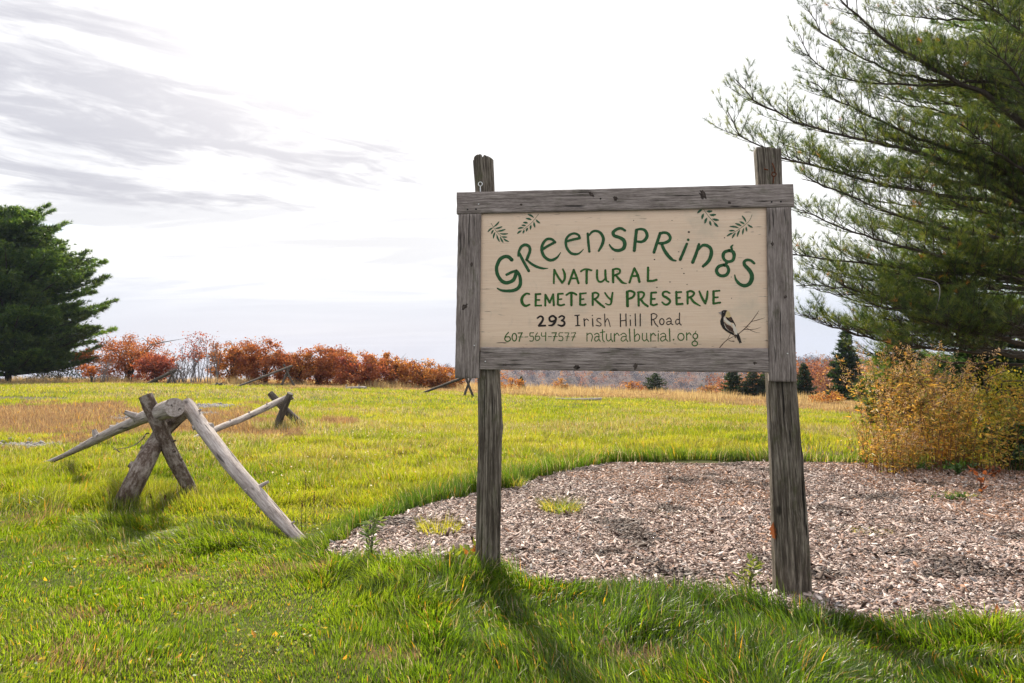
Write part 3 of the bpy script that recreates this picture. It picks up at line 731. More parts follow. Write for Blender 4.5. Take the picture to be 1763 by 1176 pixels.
def bpart(mat, polys=(), strokes=(), name='painted_bird', k0=0):
    p = Paint(); p.base = .0003 + k0 * .00010 if k0 is not None else None
    for q in polys: p.poly(q, BO, BS)
    for q, wd in strokes: p.stroke(q, wd, BO, BS)
    return p.build(name, mat)
bpart(PB, [], [([(250, 1028), (330, 930), (420, 850), (560, 775)], [20, 18, 14, 10]), ([(660, 728), (800, 610), (870, 540), (960, 440), (1040, 330), (1130, 195)], [16, 18, 20, 16, 14, 6]), ([(960, 440), (1080, 410), (1265, 355)], [12, 14, 5]), ([(800, 610), (900, 620), (1060, 605), (1180, 565)], [16, 12, 10, 4]), ([(860, 585), (960, 640), (1080, 685), (1160, 690)], [12, 10, 8, 4]), ([(490, 720), (430, 830)], 9), ([(450, 860), (500, 878), (570, 882)], [8, 14, 26])], 'painted_twig', 0)
bpart(PK, [[(290, 210), (330, 182), (380, 178), (425, 195), (400, 220), (372, 300), (340, 345), (337, 430), (360, 530), (420, 620), (480, 660), (560, 690), (590, 745), (550, 745), (460, 700), (380, 650), (310, 580), (270, 500), (260, 430), (290, 340), (285, 270)], [(380, 330), (440, 355), (510, 330), (560, 420), (610, 520), (612, 562), (560, 470), (500, 460), (420, 400)], [(640, 680), (690, 740), (748, 922), (720, 915), (700, 938), (620, 780), (600, 735)]], [], k0=2)
bpart(PB, [[(340, 440), (420, 510), (500, 540), (545, 600), (575, 690), (500, 660), (440, 632), (380, 560)], [(565, 740), (605, 730), (615, 800), (600, 820)], [(430, 360), (500, 345), (545, 430), (480, 420)]], [], k0=8)
bpart(PT, [[(410, 205), (465, 212), (490, 280), (497, 338), (440, 354), (382, 332), (375, 300), (392, 240)]], [], k0=14)
bpart(PW, [[(345, 345), (400, 390), (500, 470), (510, 518), (440, 500), (360, 430), (333, 390)], [(525, 490), (570, 495), (620, 590), (652, 680), (640, 737), (600, 725), (560, 640), (545, 560)]], [([(350, 480), (390, 580), (455, 638)], [5, 12, 5])], k0=18)
bpart(PGR, [[(220, 235), (292, 208), (287, 288)]], [([(330, 228), (345, 224)], 14)], k0=24)
# specks of old staple holes in the panel face
p = Paint()
for (x, y, r) in ((1186, 399.5, 2.0), (1168.6, 433.5, 1), (1126.7, 446.8, 1.3), (1177.5, 470.8, 1.2), (1131, 494.8, 1.2), (1153.5, 485.5, 1.1), (1091, 379.5, .9), (1157, 379.5, .8), (1182.8, 489.8, 1), (1062.5, 468, .9), (1056, 446, .9), (1174, 462.5, .9), (1247.5, 409.3, 1.1), (1241, 448.3, .8), (1259, 477, .8), (1200, 466.5, .7)):
    p = Paint(); p.dot((x, y), r, (0, 0), 1, r * .75); p.build('hole', M_HOLE)
# paint flaked off the panel along the bottom board
for k in range(24):
    p = Paint()
    x = rng.uniform(830, 1318); ww = rng.uniform(3, 14); y = 600.2 + (x - 830) * .002
    p.poly([(x - ww / 2, y + 1.5), (x - ww * .3, y - rng.uniform(.5, 2)), (x + ww * .1, y - rng.uniform(.8, 3)), (x + ww / 2, y + 1.5)], (0, 0), 1); p.build('paint_scar', PK)

M_KNOT = wood_mat('knot_wood', (.012, .009, .008), (.04, .03, .026), (.12, .095, .085), (60, 90, 90), 0, 0, .8, .6)
def knot(px, py, rx, ry, tilt=0.0, off=-.0008):
    th = np.linspace(0, 2 * np.pi, 19)[:-1]; k = 1 + .18 * rng.normal(0, 1, 18)
    a, b = np.cos(th) * rx * k, np.sin(th) * ry * k
    x, y = px + a * math.cos(tilt) - b * math.sin(tilt), py + a * math.sin(tilt) + b * math.cos(tilt)
    v = np.concatenate([SP(x, y, off + .0014), SP(px + (x - px) * .8, py + (y - py) * .8, off), SP(px, py, off - .0004)[None]]); j = np.arange(18); kk = (j + 1) % 18
    mesh('knot', v, [np.stack([j, kk, kk + 18, j + 18], -1), np.stack([j + 18, kk + 18, np.full(18, 36)], -1)], M_KNOT, SIGN, None, (v - v[-1])[:, [0, 2, 1]], True)
for a in ((1210, 335, 6, 9, -.5), (1060, 342, 4, 4, 0), (1018, 335, 3, 6, -.7), (1256, 349, 3, 2.5, 0), (897, 352, 3, 2, 0), (993, 632, 6, 4, .2), (1094, 631, 3.5, 6, .1), (1300, 625, 4, 2.5, 0), (870, 628, 3, 2, 0)): knot(*a, off=-.0008 if a[1] < 400 else .0032)
for a in ((800, 528, 4, 7, .8), (812, 455, 2.5, 4, 0), (1352, 511, 3.5, 3, 0), (1330, 420, 2.5, 4, 0)): knot(*a, off=.0002)

# ---- posts
def post(name, secs, off, depth, n_ex, cracks, top_fn, label, mat=M_POST, sd=1, bulge=()):
    secs = np.array(secs, float); pyv = np.linspace(secs[0, 0], secs[-1, 0], 190)
    l = np.interp(pyv, secs[:, 0], secs[:, 1]); r = np.interp(pyv, secs[:, 0], secs[:, 2])
    k = np.hanning(13); k /= k.sum(); padf = lambda a: np.convolve(np.pad(a, 6, mode='reflect', reflect_type='odd'), k, 'valid')
    l, r = padf(l), padf(r)
    pl = SP(l, pyv, off); pr = SP(r, pyv, off); ctr = (pl + pr) / 2; ctr[:, :2] += 0; rad = np.linalg.norm(pr - pl, axis=1) / 2
    m = 96; th = np.arange(m) / m * 2 * np.pi; c, s_ = np.cos(th), np.sin(th)
    se = (np.abs(c) ** n_ex + np.abs(s_) ** n_ex) ** (-1 / n_ex)
    Zz, TH = np.meshgrid(ctr[:, 2], th, indexing='ij')
    md = 1 + .05 * (fbm(TH * 2.2, Zz * 2.0, sd, 2) - .5) + .05 * (fbm(TH * 9, Zz * 5.0, sd + 2, 3) - .5)
    md += .022 * (vn(np.cos(TH) * 22 + 40, np.sin(TH) * 22 + Zz * .8, sd + 4) - .5)
    for (t0, dp, wd, z0, z1, wan) in cracks:
        ww = t0 + wan * (fbm(Zz * 3, Zz * 0 + t0, sd + 5, 3) - .5)
        d = (TH - ww + np.pi) % (2 * np.pi) - np.pi
        md -= dp * np.exp(-(d / wd) ** 2) * sm((Zz - z0) / .12) * sm((z1 - Zz) / .12)
    for (t0, zc, hgt, wt, wz) in bulge:
        d = (TH - t0 + np.pi) % (2 * np.pi) - np.pi
        md += hgt * np.exp(-(d / wt) ** 2 - ((Zz - zc) / wz) ** 2)
    rr = rad[:, None] * md
    off_n = depth * rad.mean()
    v = ctr[:, None] + U3 * (rr * (c * se)[None])[..., None] + N3 * (rr * (s_ * se)[None] * depth + off_n)[..., None]
    ntop = 14
    fall = sm(1 - np.arange(190) / ntop)
    v[..., 2] += fall[:, None] * top_fn(th)[None]
    v = v.reshape(-1, 3); i = np.arange(189)[:, None] * m; j = np.arange(m)[None]; kk = (j + 1) % m
    q = np.stack([i + kk, i + j, i + m + j, i + m + kk], -1).reshape(-1, 4)
    cap_c = v[:m].mean(0) - np.array([0, 0, .004])
    V = np.concatenate([v, cap_c[None]]); j = np.arange(m)
    lc = np.stack([np.repeat(ctr[:, 2], m), (rr * (c * se)[None]).ravel(), (rr * (s_ * se)[None] * depth).ravel()], -1)
    lc = np.concatenate([lc, [[ctr[0, 2], 0, 0]]])
    o = mesh(name, V, [q, np.stack([np.full(m, len(v)), j, (j + 1) % m], -1)], mat, SIGN, None, lc, True)
    o['label'] = label
    return o
tl = lambda th: .006 * np.sin(th * 3 + 1) - .020 * np.exp(-((np.cos(th) - .08) / .07) ** 2) - .024 * np.abs(np.cos(th)) ** 4
POST_L = post('post', [(266, 812, 846.5), (325, 816, 849), (500, 817, 854), (640, 819.5, 858), (735, 821, 863), (770, 821, 861), (860, 818, 860), (950, 816, 859), (1050, 815, 859)], .039, .9, 2.5,
     [(4.35, .16, .035, 1.9, 3.2, .12), (4.75, .20, .04, -.2, 1.25, .25), (5.2, .13, .03, -.2, 3, .2), (4.0, .10, .03, -.2, 1.3, .2), (5.25, .22, .05, .1, .62, .15), (3.6, .08, .03, 0, 3, .2), (5.7, .10, .03, 0, 3, .2)], tl, 'rounder dark grey post with a split top', sd=11,
     bulge=[(6.1, 1.07, .08, .35, .03), (5.6, .47, .07, .2, .03)])
tr_ = lambda th: .006 * np.sin(th * 2) + .003 * np.sin(th * 7)
POST_R = post('post', [(253, 1303, 1348), (315, 1307, 1350.5), (500, 1317, 1362), (658, 1324.5, 1374), (720, 1327, 1379), (790, 1330, 1385), (902, 1335, 1394), (1014, 1337.5, 1401), (1110, 1340, 1405)], .039, .72, 4.2,
     [(3.72, .30, .045, -.3, 1.4, .10), (4.35, .17, .035, .1, 1.4, .22), (4.75, .24, .05, -.3, 1.0, .30), (5.1, .20, .045, -.1, .9, .35), (5.4, .16, .04, -.3, 1.4, .25), (4.05, .14, .03, -.3, .7, .2), (3.9, .10, .02, 1.9, 3.2, .05), (4.55, .06, .03, 1.9, 3.2, .2)], tr_, 'squarer cracked post leaning out at its foot', sd=29,
     bulge=[(5.0, .52, .12, .22, .035), (5.0, .40, -.10, .3, .05), (5.75, .9, .06, .15, .05)])

# ---- iron on the sign
def ring(o, cpt, r, rt, n=22):
    mb = MB(); th = np.linspace(0, 2 * np.pi, n + 1)
    pth = cpt + (np.cos(th)[:, None] * U3 + np.sin(th)[:, None] * np.array([0, 0, 1.0])) * r
    v, f, l = tube(pth, rt, 8, False); mb.add(v, f, None, l); return mb
c0 = SP(827, 317, .028); mbb = ring(None, c0, .0135, .0034)
v, f, l = tube([c0 + (0, 0, -.0135), SP(827, 330, .028)], .0036, 8); mbb.add(v, f, None, l)
mbb.build('eye_bolt', M_STEEL, SIGN, True)['label'] = 'bright steel eye bolt by the split post'
c0 = SP(1332.5, 300, .026); mbb = ring(None, c0, .0135, .0040)
v, f, l = tube([c0 + (0, 0, -.0135), SP(1331, 316, .026)], .0042, 8); mbb.add(v, f, None, l)
v, f, l = tube(spline([SP(1329.5, 281, .034), SP(1332, 287, .024), SP(1334, 295, .02), SP(1333, 298, .024)], 10), .0042, 8); mbb.add(v, f, None, l)
mbb.build('eye_bolt', M_RUST, SIGN, True)['label'] = 'rusty eye bolt hanging on a hooked nail'
v, f, l = tube(spline([SP(1316.5, 290, .036), SP(1316.5, 291.5, .026), SP(1322.5, 292.5, .024)], 8), .0045, 8)
mesh('bent_nail', v, f, M_RUST, SIGN, None, l, True)
def nail(px, py, r, mat, off=-.001):
    c = SP(px, py, off); th = np.linspace(0, 2 * np.pi, 13)[:-1]
    a = c + (np.cos(th)[:, None] * U3 + np.sin(th)[:, None] * np.array([0, 0, 1.0])) * r
    v = np.concatenate([a + N3 * .004, a, (c - N3 * .0015)[None]]); j = np.arange(12); k = (j + 1) % 12
    mesh('nail_head', v, [np.stack([j, k, k + 12, j + 12], -1), np.stack([j + 12, k + 12, np.full(12, 24)], -1)], mat, SIGN, None, v, False)
for (x, y, m) in ((1328.5, 347.5, M_HOLE), (1344.5, 347, M_HOLE), (805, 360.5, M_HOLE), (819.5, 360, M_HOLE), (824, 351.5, M_STEEL), (835.5, 622.5, M_STEEL), (1356, 609, M_STEEL), (816.5, 595, M_STEEL), (1034, 342, M_HOLE)):
    nail(x, y, .0060 if m is M_HOLE else .0050, m)

# ------------------------------------------------------------------ log bucks and fallen logs
def log(name, pts, radii, mat, parent=None, stubs=(), sides=22, n=60, sd=0, rough=.10, sink=None, loc=None):
    """one log: a tapering, uneven tube with sawn ends and broken branch stubs"""
    pts = np.array(pts, float); pa = spline(pts, n)
    r = np.interp(np.linspace(0, 1, n), np.linspace(0, 1, len(radii)), radii)
    mb = MB()
    L = np.linalg.norm(np.diff(pa, axis=0), axis=1).sum()
    u = np.linspace(0, L, n)
    amp = r.mean()
    pa = pa + np.stack([vn(u * 1.6, u * 0, sd) - .5, vn(u * 1.6, u * 0, sd + 1) - .5, vn(u * 1.6, u * 0, sd + 2) - .5], -1) * amp * .30 * np.sin(np.linspace(0, np.pi, n))[:, None]
    v, f, lc = tube(pa, r, sides)
    m = n * sides; th = np.arange(sides) / sides * 6.2832
    TH, UU = np.meshgrid(th, u); md = 1 + rough * (fbm(np.cos(TH) * 1.5 + 9, np.sin(TH) * 1.5 + UU * 2.2 / max(amp * 8, .3), sd + 3, 3) - .5) * 2 + rough * .5 * (vn(TH * 4, UU * 14, sd + 4) - .5)
    t, a, b = frames(pa)
    dirs = (a[:, None] * np.cos(th)[None, :, None] + b[:, None] * np.sin(th)[None, :, None])
    v[:m] = (pa[:, None] + dirs * (r[:, None] * md)[..., None]).reshape(-1, 3)
    v[m:m + sides] = v[:sides]; v[m + sides:m + 2 * sides] = v[m - sides:m]
    mb.add(v, f, None, lc)
    for (tt, d, ln, rr) in stubs:
        k = int(tt * (n - 1)); d = np.array(d, float); d /= np.linalg.norm(d)
        st = pa[k]; q0 = st + d * r[k] * .4; q1 = st + d * (r[k] + ln)
        vv, ff, ll = tube([q0, q0 * .4 + q1 * .6 + rng.normal(0, .1 * rr, 3), q1], [rr * 1.5, rr, rr * .75], 8); mb.add(vv, ff, None, ll)
    return mb.build(name, mat, parent, True, loc)

def onground(px, py, dz=0.0):
    q = ground_hit(px, py); q[2] += dz; return q

BG = 'log bucks standing in the meadow'
# the near buck
b0 = onground(285, 856)
BK = thing('log_buck', 'nearest log buck, thick crossed legs carrying two long grey logs', 'log buck', b0, BG)
d0 = b0[1]
dl = onground(212, 872)[1]
log('leg', [P(206, 885, dl - .02), P(243, 812, dl + .03), P(285, 739, d0 + .02), P(334, 694, d0 + .12)], [.102, .097, .090, .080], M_BARKLOG, BK, [(.35, (-1, -.2, .5), .03, .045), (.5, (-.8, -.3, .7), .02, .03)], sd=3, rough=.16)
dr = onground(340, 858)[1]
log('leg', [P(250, 681, d0 - .18), P(276, 738, d0 - .17), P(305, 798, d0 - .12), P(340, 866, dr - .02)], [.072, .080, .075, .062], M_BARKLOG, BK, [(.45, (1, -.3, .3), .05, .012), (.5, (.9, -.5, -.2), .03, .018), (.42, (.6, -.8, .3), .02, .022), (.6, (1, -.2, .1), .015, .02)], sd=8, rough=.14)
dt = onground(72, 802)[1]
rail = log('rail', [P(52, 806, dt), P(105, 787, dt - .15), P(165, 757, dt - 1.0), P(228, 728, dt - 1.7), P(268, 712, d0 - .02), P(301, 701, d0 - .48)], [.026, .040, .060, .066, .078, .100], M_LOG, BK, [(.42, (-.5, .1, 1), .075, .035), (.50, (-.2, 0, 1), .02, .03), (.53, (-.2, 0, 1), .02, .018), (.72, (-1, -.4, .5), .12, .034), (.66, (-.2, 0, 1), .03, .02), (.30, (-.2, 0, 1), .01, .02)], sd=14, rough=.07)
df = onground(517, 934)[1]
log('rail', [P(320, 696, d0 - .12), P(349, 736, d0 - .38), P(405, 808, d0 - .98), P(457, 868, df + .45), P(532, 945, df - .08)], [.074, .075, .070, .062, .047], M_LOG, BK, [(.17, (1, -.1, .25), .035, .036), (.16, (-.8, -.6, -.3), .012, .03), (.63, (1, 0, .6), .09, .017), (.62, (-.4, -.9, -.2), .012, .024), (.50, (.4, -.8, .3), .014, .018), (.10, (.8, -.1, .6), .03, .014), (.4, (.3, -.9, .2), .012, .014), (.75, (.2, -.9, .4), .012, .016), (.88, (.8, -.3, .6), .04, .010), (.3, (.1, -1, .1), .012, .012)], sd=20, rough=.07)
v, f, l = tube(spline([P(252, 746, d0 - .2), P(243, 758, d0 - .3), P(225, 769, d0 - .4), P(195, 774, d0 - .5)], 14), np.linspace(.007, .003, 14), 6)
mb = MB(); mb.add(v, f, None, l); v, f, l = tube([P(193, 769, d0 - .5), P(207, 779, d0 - .48)], [.003, .006], 6); mb.add(v, f, None, l); v, f, l = tube([P(252, 746, d0 - .2), P(256, 746, d0 - .1)], [.007, .009], 6); mb.add(v, f, None, l)
mb.build('twig', M_BARKLOG, BK, True)

# the second buck
bb = onground(503, 737); d2 = bb[1]
BK2 = thing('log_buck', 'second log buck, dark crossed legs in shade behind the long front log', 'log buck', bb, BG)
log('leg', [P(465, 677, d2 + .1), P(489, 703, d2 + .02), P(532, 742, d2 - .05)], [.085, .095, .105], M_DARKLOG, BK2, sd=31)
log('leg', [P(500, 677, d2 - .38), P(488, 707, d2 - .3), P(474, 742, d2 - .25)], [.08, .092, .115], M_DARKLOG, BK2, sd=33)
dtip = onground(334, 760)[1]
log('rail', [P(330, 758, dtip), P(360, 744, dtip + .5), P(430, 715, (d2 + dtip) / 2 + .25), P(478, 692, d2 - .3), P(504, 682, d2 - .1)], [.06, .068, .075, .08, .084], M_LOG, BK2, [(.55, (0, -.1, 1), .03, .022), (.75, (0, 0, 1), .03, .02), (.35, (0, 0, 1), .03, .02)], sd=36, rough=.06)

def far_buck(label, apex, feet, tops, tip, end, mat, rl, rr, tipdrop=0):
    g0 = onground((feet[0][0] + feet[1][0]) / 2, (feet[0][1] + feet[1][1]) / 2); d = g0[1]
    k = thing('log_buck', label, 'log buck', g0, BG)
    for (fx, fy), (tx, ty), s in zip(feet, tops, (-.1, .1)):
        log('leg', [P(tx, ty, d - s * 2), P(fx, fy + 1, d + s)], [rl * .9, rl], mat, k, sides=10, n=14, sd=int(fx))
    tg = onground(*tip)
    log('rail', [tg, P((tip[0] + end[0]) / 2, (tip[1] + end[1]) / 2 - .3, (tg[1] + d) / 2), P(*end, d)], [rr * .8, rr, rr * 1.05], mat, k, sides=10, n=20, sd=int(end[0]))
    return k
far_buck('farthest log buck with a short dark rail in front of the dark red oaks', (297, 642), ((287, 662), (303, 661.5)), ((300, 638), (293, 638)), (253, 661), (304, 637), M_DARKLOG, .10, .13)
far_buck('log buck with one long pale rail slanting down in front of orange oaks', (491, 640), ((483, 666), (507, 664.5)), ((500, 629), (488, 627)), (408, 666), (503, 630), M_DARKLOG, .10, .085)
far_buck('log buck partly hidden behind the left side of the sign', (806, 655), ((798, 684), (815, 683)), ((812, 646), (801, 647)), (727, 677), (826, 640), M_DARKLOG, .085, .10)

q = onground(1000, 690); q2 = onground(958, 688); q3 = onground(1036, 691)
lg = log('fallen_log', [q2 + (0, 0, .05), q + (0, 0, .07), q3 + (0, 0, .12)], [.05, .09, .13], M_LOG, None, [(.8, (0, 0, 1), .04, .03)], sides=12, n=24, sd=51, loc=q)
tag(lg, 'long grey log lying flat in the grass right of the left post', 'log', 'logs lying in the meadow')
q = onground(618, 670); q2 = onground(596, 669.5); q3 = onground(630, 670.5)
lg = log('fallen_log', [q2 + (0, 0, .07), q + (0, 0, .1), q3 + (0, 0, .12)], [.10, .12, .14], M_LOG, None, [(.6, (0, 0, 1), .15, .05), (.05, (0, 0, 1), .2, .05)], sides=12, n=20, sd=53, loc=q)
tag(lg, 'short grey log with two stubs lying in front of the orange oaks', 'log', 'logs lying in the meadow')
q = onground(376, 664.5); q2 = onground(365, 664.5); q3 = onground(389, 664.5)
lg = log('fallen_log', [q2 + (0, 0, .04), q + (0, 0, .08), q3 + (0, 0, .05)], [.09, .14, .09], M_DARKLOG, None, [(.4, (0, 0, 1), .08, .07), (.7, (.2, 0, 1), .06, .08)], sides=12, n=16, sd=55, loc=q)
tag(lg, 'low dark log between the two far bucks', 'log', 'logs lying in the meadow')

# ------------------------------------------------------------------ grass
def blades(name, x, y, h, wd, seg, col, bend, mat=M_GRASS, lean_dir=None, z=None, flat=.0):
    n = len(x); z = G(x, y) - .006 if z is None else z
    la = rng.random(n) * 6.283 if lean_dir is None else lean_dir
    ld_ = np.stack([np.cos(la), np.sin(la), np.zeros(n)], -1)
    fa = rng.random(n) * 3.1416
    wv = np.stack([np.cos(fa), np.sin(fa), np.zeros(n)], -1)
    ts = {3: [0, .38, .75, 1], 2: [0, .55, 1], 1: [0, 1]}[seg]; ws = {3: [1, .85, .5], 2: [1, .7], 1: [1]}[seg]
    V = []
    for t, ww in zip(ts[:-1], ws):
        c = np.stack([x, y, z], -1) + np.array([0, 0, 1.0]) * (h * t * (1 - .45 * bend * t))[:, None] + ld_ * (h * bend * t * t)[:, None]
        V += [c - wv * (wd * ww / 2)[:, None], c + wv * (wd * ww / 2)[:, None]]
    V.append(np.stack([x, y, z], -1) + np.array([0, 0, 1.0]) * (h * (1 - .45 * bend))[:, None] + ld_ * (h * bend)[:, None])
    V = np.stack(V, 1); k = V.shape[1]
    T = []
    for s in range(seg - 1):
        a = 2 * s; T += [(a, a + 1, a + 3), (a, a + 3, a + 2)]
    T.append((2 * seg - 2, 2 * seg - 1, 2 * seg))
    F = (np.arange(n)[:, None, None] * k + np.array(T)[None]).reshape(-1, 3)
    return V.reshape(-1, 3), F, np.repeat(col, k, 0)

def long_zone(x, y):
    """1 where the grass stands uncut: the strip along the fence and the sign, and round every log"""
    yl = np.interp(x, [-7, -4.5, -2.6, -1.6, -1.05, -.4, .1, .6, 1.0], [6.6, 6.1, 4.9, 4.6, 4.25, 3.5, 3.0, 2.3, 1.2])
    yh = np.interp(x, [-7, -4.8, -4.3, -3.4, -1.9, -1.2, 6], [7.9, 7.4, 7.1, 6.8, 6.3, 6.3, 6.0])
    e = .35 * (fbm(x * 1.1, y * 1.1, 61, 2) - .5)
    return sm((y - yl + e) / .5) * sm((yh - y + e) / .8)

def rim_zone(x, y):
    """the taller rim of grass round the mulch"""
    out = ~in_mulch(x, y)
    near = np.zeros(len(x))
    for k in range(8):
        a = k * .785; near = np.maximum(near, in_mulch(x + .24 * np.cos(a), y + .24 * np.sin(a)) * 1.0)
    return near * out * (.25 + .75 * sm((y - 5.4) / 1.2))

def grass_cols(x, y, n, dry, rim):
    pal = np.array([(.042, .080, .006), (.064, .106, .008), (.092, .134, .010), (.125, .160, .014), (.150, .176, .022), (.185, .19, .040)])
    t = np.clip(.62 * (fbm(x * .55, y * .55, 63, 3) * 1.5 - .25) + .48 * rng.random(n) - .06 + .20 * sm((y - 6) / 8), 0, .999)
    col = pal[(t * 6).astype(int)] * rng.uniform(.6, 1.35, (n, 1))
    straw = np.array([(.42, .35, .17), (.30, .22, .10), (.50, .46, .30)])[rng.integers(0, 3, n)] * rng.uniform(.7, 1.1, (n, 1))
    s = rng.random(n) < (.05 + .05 * vn(x * 2, y * 2, 64) + .55 * sm((y - 7) / 8) * sm((fbm(x * .35, y * .22, 69, 3) - .38) * 2.6) + .90 * dry)
    tan = np.array([(.24, .15, .095), (.36, .255, .15), (.33, .25, .13), (.18, .11, .075)])[rng.integers(0, 4, n)] * rng.uniform(.7, 1.2, (n, 1))
    col = np.where(s[:, None], np.where((dry > .3)[:, None], tan, straw), col)
    yel = rng.random(n) < .02
    nearg = sm((7.5 - y) / 3.0)[:, None] * (~s)[:, None]; col = col * (1 - nearg * np.array([.16, .0, 0]))
    lush = rim[:, None] * (~s)[:, None]; col = col * (1 - lush * np.array([.60, .38, .2]))
    return np.where(yel[:, None], np.array([.30, .17, .03]), col), s & ~yel

MOUNDS = [(b0[0] - .55, b0[1] - .25, .6, .16), (b0[0] + .25, b0[1] - .15, .45, .06), (bb[0] - .05, bb[1] - .25, .55, .26), (bb[0] + .6, bb[1] - .1, .5, .14), (-.18, 4.40, .24, .13), (1.55, 4.05, .22, .07), (bb[0] - 1.2, bb[1] - .5, .6, .14), (-1.72, df, .30, -.09)]
def grass():
    parts = []; dparts = []
    bands = [(2.3, 3.3, 9500, 3), (3.3, 4.6, 9000, 3), (4.6, 6.2, 7800, 3), (6.2, 8.2, 5200, 3), (8.2, 11, 3000, 2), (11, 15, 1500, 2), (15, 22, 620, 1), (22, 34, 230, 1), (34, 55, 78, 1), (55, 92, 26, 1)]
    for d0_, d1_, dens, seg in bands:
        x, y = scatter(d0_, d1_, dens)
        dark = fbm(x * .75 + 5, y * .75, 66, 2)
        k = rng.random(len(x)) < np.clip(.45 + 1.2 * fbm(x * 3.0, y * 3.0, 65, 2), .4, 1)
        if d0_ < 12: k &= ~in_mulch(x, y)
        gr = gravelness(x, y); k &= rng.random(len(x)) > gr * .93
        # thin, dark ground under the pine at the right
        k &= rng.random(len(x)) > .75 * sm((5.0 - np.hypot(x - 8.8, (y - 11.4) * 1.3)) / 1.2)
        x, y = x[k], y[k]; n = len(x); dry = dryness(x, y)
        lz = long_zone(x, y) if d0_ < 9 else np.zeros(n)
        rz = rim_zone(x, y) if d0_ < 11 else np.zeros(n)
        clump = fbm(x * 2.3, y * 2.3, 67, 3)
        h0 = .045 + .07 * sm((y - 6.0) / 2.5)                     # mown lawn, rougher meadow behind
        h = h0 * (.55 + 1.15 * sm((clump - .2) * 1.6)) + lz * (.03 + .088 * sm((clump - .25) * 1.9)) + rz * .13
        h = h * (1 - .45 * np.exp(-((x - 1.80) ** 2 + (y - 3.95) ** 2) / .18))
        for mx, my, mr, mh in MOUNDS: h = h + mh * np.exp(-((x - mx) ** 2 + (y - my) ** 2) / mr ** 2)
        h = np.maximum(h, .02)
        h = h * rng.uniform(.55, 1.25, n) * (1 + .35 * dry) + .03 * np.clip((y - 10) / 30, 0, 1)
        nd = np.where(y < 9, dry, 0); h = h * (1 - .45 * nd)
        pix = y / 683.0
        wd = np.maximum(rng.uniform(.0030, .0062, n) + lz * rng.uniform(0, .004, n), pix * .62 * rng.uniform(.7, 1.3, n))
        bend = np.clip(rng.beta(2, 2.6, n) * (.85 + .55 * lz), .05, 1.0)
        la = 6.283 * vn(x * 1.3, y * 1.3, 68) * 1.8 + rng.normal(0, .75, n)
        col, isd = grass_cols(x, y, n, dry, rz)
        ok = ~isd
        parts.append(blades('g', x[ok], y[ok], h[ok], wd[ok], seg, col[ok], bend[ok], lean_dir=la[ok]))
        if isd.any(): dparts.append(blades('g', x[isd], y[isd], h[isd], wd[isd], seg, col[isd], bend[isd], lean_dir=la[isd]))
    # taller fringes of dead grass along the foot of the far trees
    x, y = scatter(40, 90, 26); k = dryness(x, y) > .55; x, y = x[k], y[k]; n = len(x)
    tall = .15 + .65 * sm((fbm(x * .25, y * .25, 71, 3) - .45) * 4)
    straw = np.array([(.40, .30, .16), (.50, .40, .22), (.33, .23, .12)])[rng.integers(0, 3, n)] * rng.uniform(.7, 1.2, (n, 1))
    fringe = blades('f', x, y, tall * rng.uniform(.6, 1.3, n), y / 683 * .5 * rng.uniform(.5, 1.2, n), 1, straw, rng.uniform(.05, .35, n))
    for nm, mt, lb, ps in (('meadow_grass', M_GRASS, 'green grass covering the lawn and the meadow', parts), ('dry_grass', M_DRY, 'dead straw-coloured grass among the green and along the far edge of the meadow', dparts + [fringe])):
        V = []; F = []; C = []; o = 0
        for v, f, c_ in ps:
            V.append(v); F.append(f + o); C.append(c_); o += len(v)
        tag(mesh(nm, np.concatenate(V), np.concatenate(F), mt, None, np.concatenate(C)), lb, kind='stuff')
grass()

# ------------------------------------------------------------------ plants: helpers
def tris_at(c, d, ln, wd, col):
    """thin pointed leaves or needles: one triangle each, from c along d"""
    n = len(c); r = rng.normal(0, 1, (n, 3)); s = np.cross(d, r); s /= np.linalg.norm(s, axis=1)[:, None] + 1e-9
    V = np.stack([c - s * (wd / 2)[:, None], c + s * (wd / 2)[:, None], c + d * ln[:, None]], 1).reshape(-1, 3)
    return V, np.arange(3 * n).reshape(-1, 3), np.repeat(col, 3, 0)

def leaves_at(c, d, ln, wd, col, fold=.15):
    """flat pointed leaves of four corners, facing any way"""
    n = len(c); r = rng.normal(0, 1, (n, 3)); s = np.cross(d, r); s /= np.linalg.norm(s, axis=1)[:, None] + 1e-9
    nn = np.cross(s, d)
    m = c + d * (ln * .5)[:, None] + nn * (ln * fold * rng.normal(0, 1, n))[:, None]
    V = np.stack([c, m + s * (wd / 2)[:, None], c + d * ln[:, None], m - s * (wd / 2)[:, None]], 1).reshape(-1, 3)
    return V, np.arange(4 * n).reshape(-1, 4), np.repeat(col, 4, 0)

def unit(v):
    return v / (np.linalg.norm(v, axis=-1, keepdims=True) + 1e-9)

M_BAREWOOD = wood_mat('bare_twigs', (.09, .08, .085), (.17, .155, .16), (.28, .26, .27), (4, 14, 14), 0, 0, .2, .1)
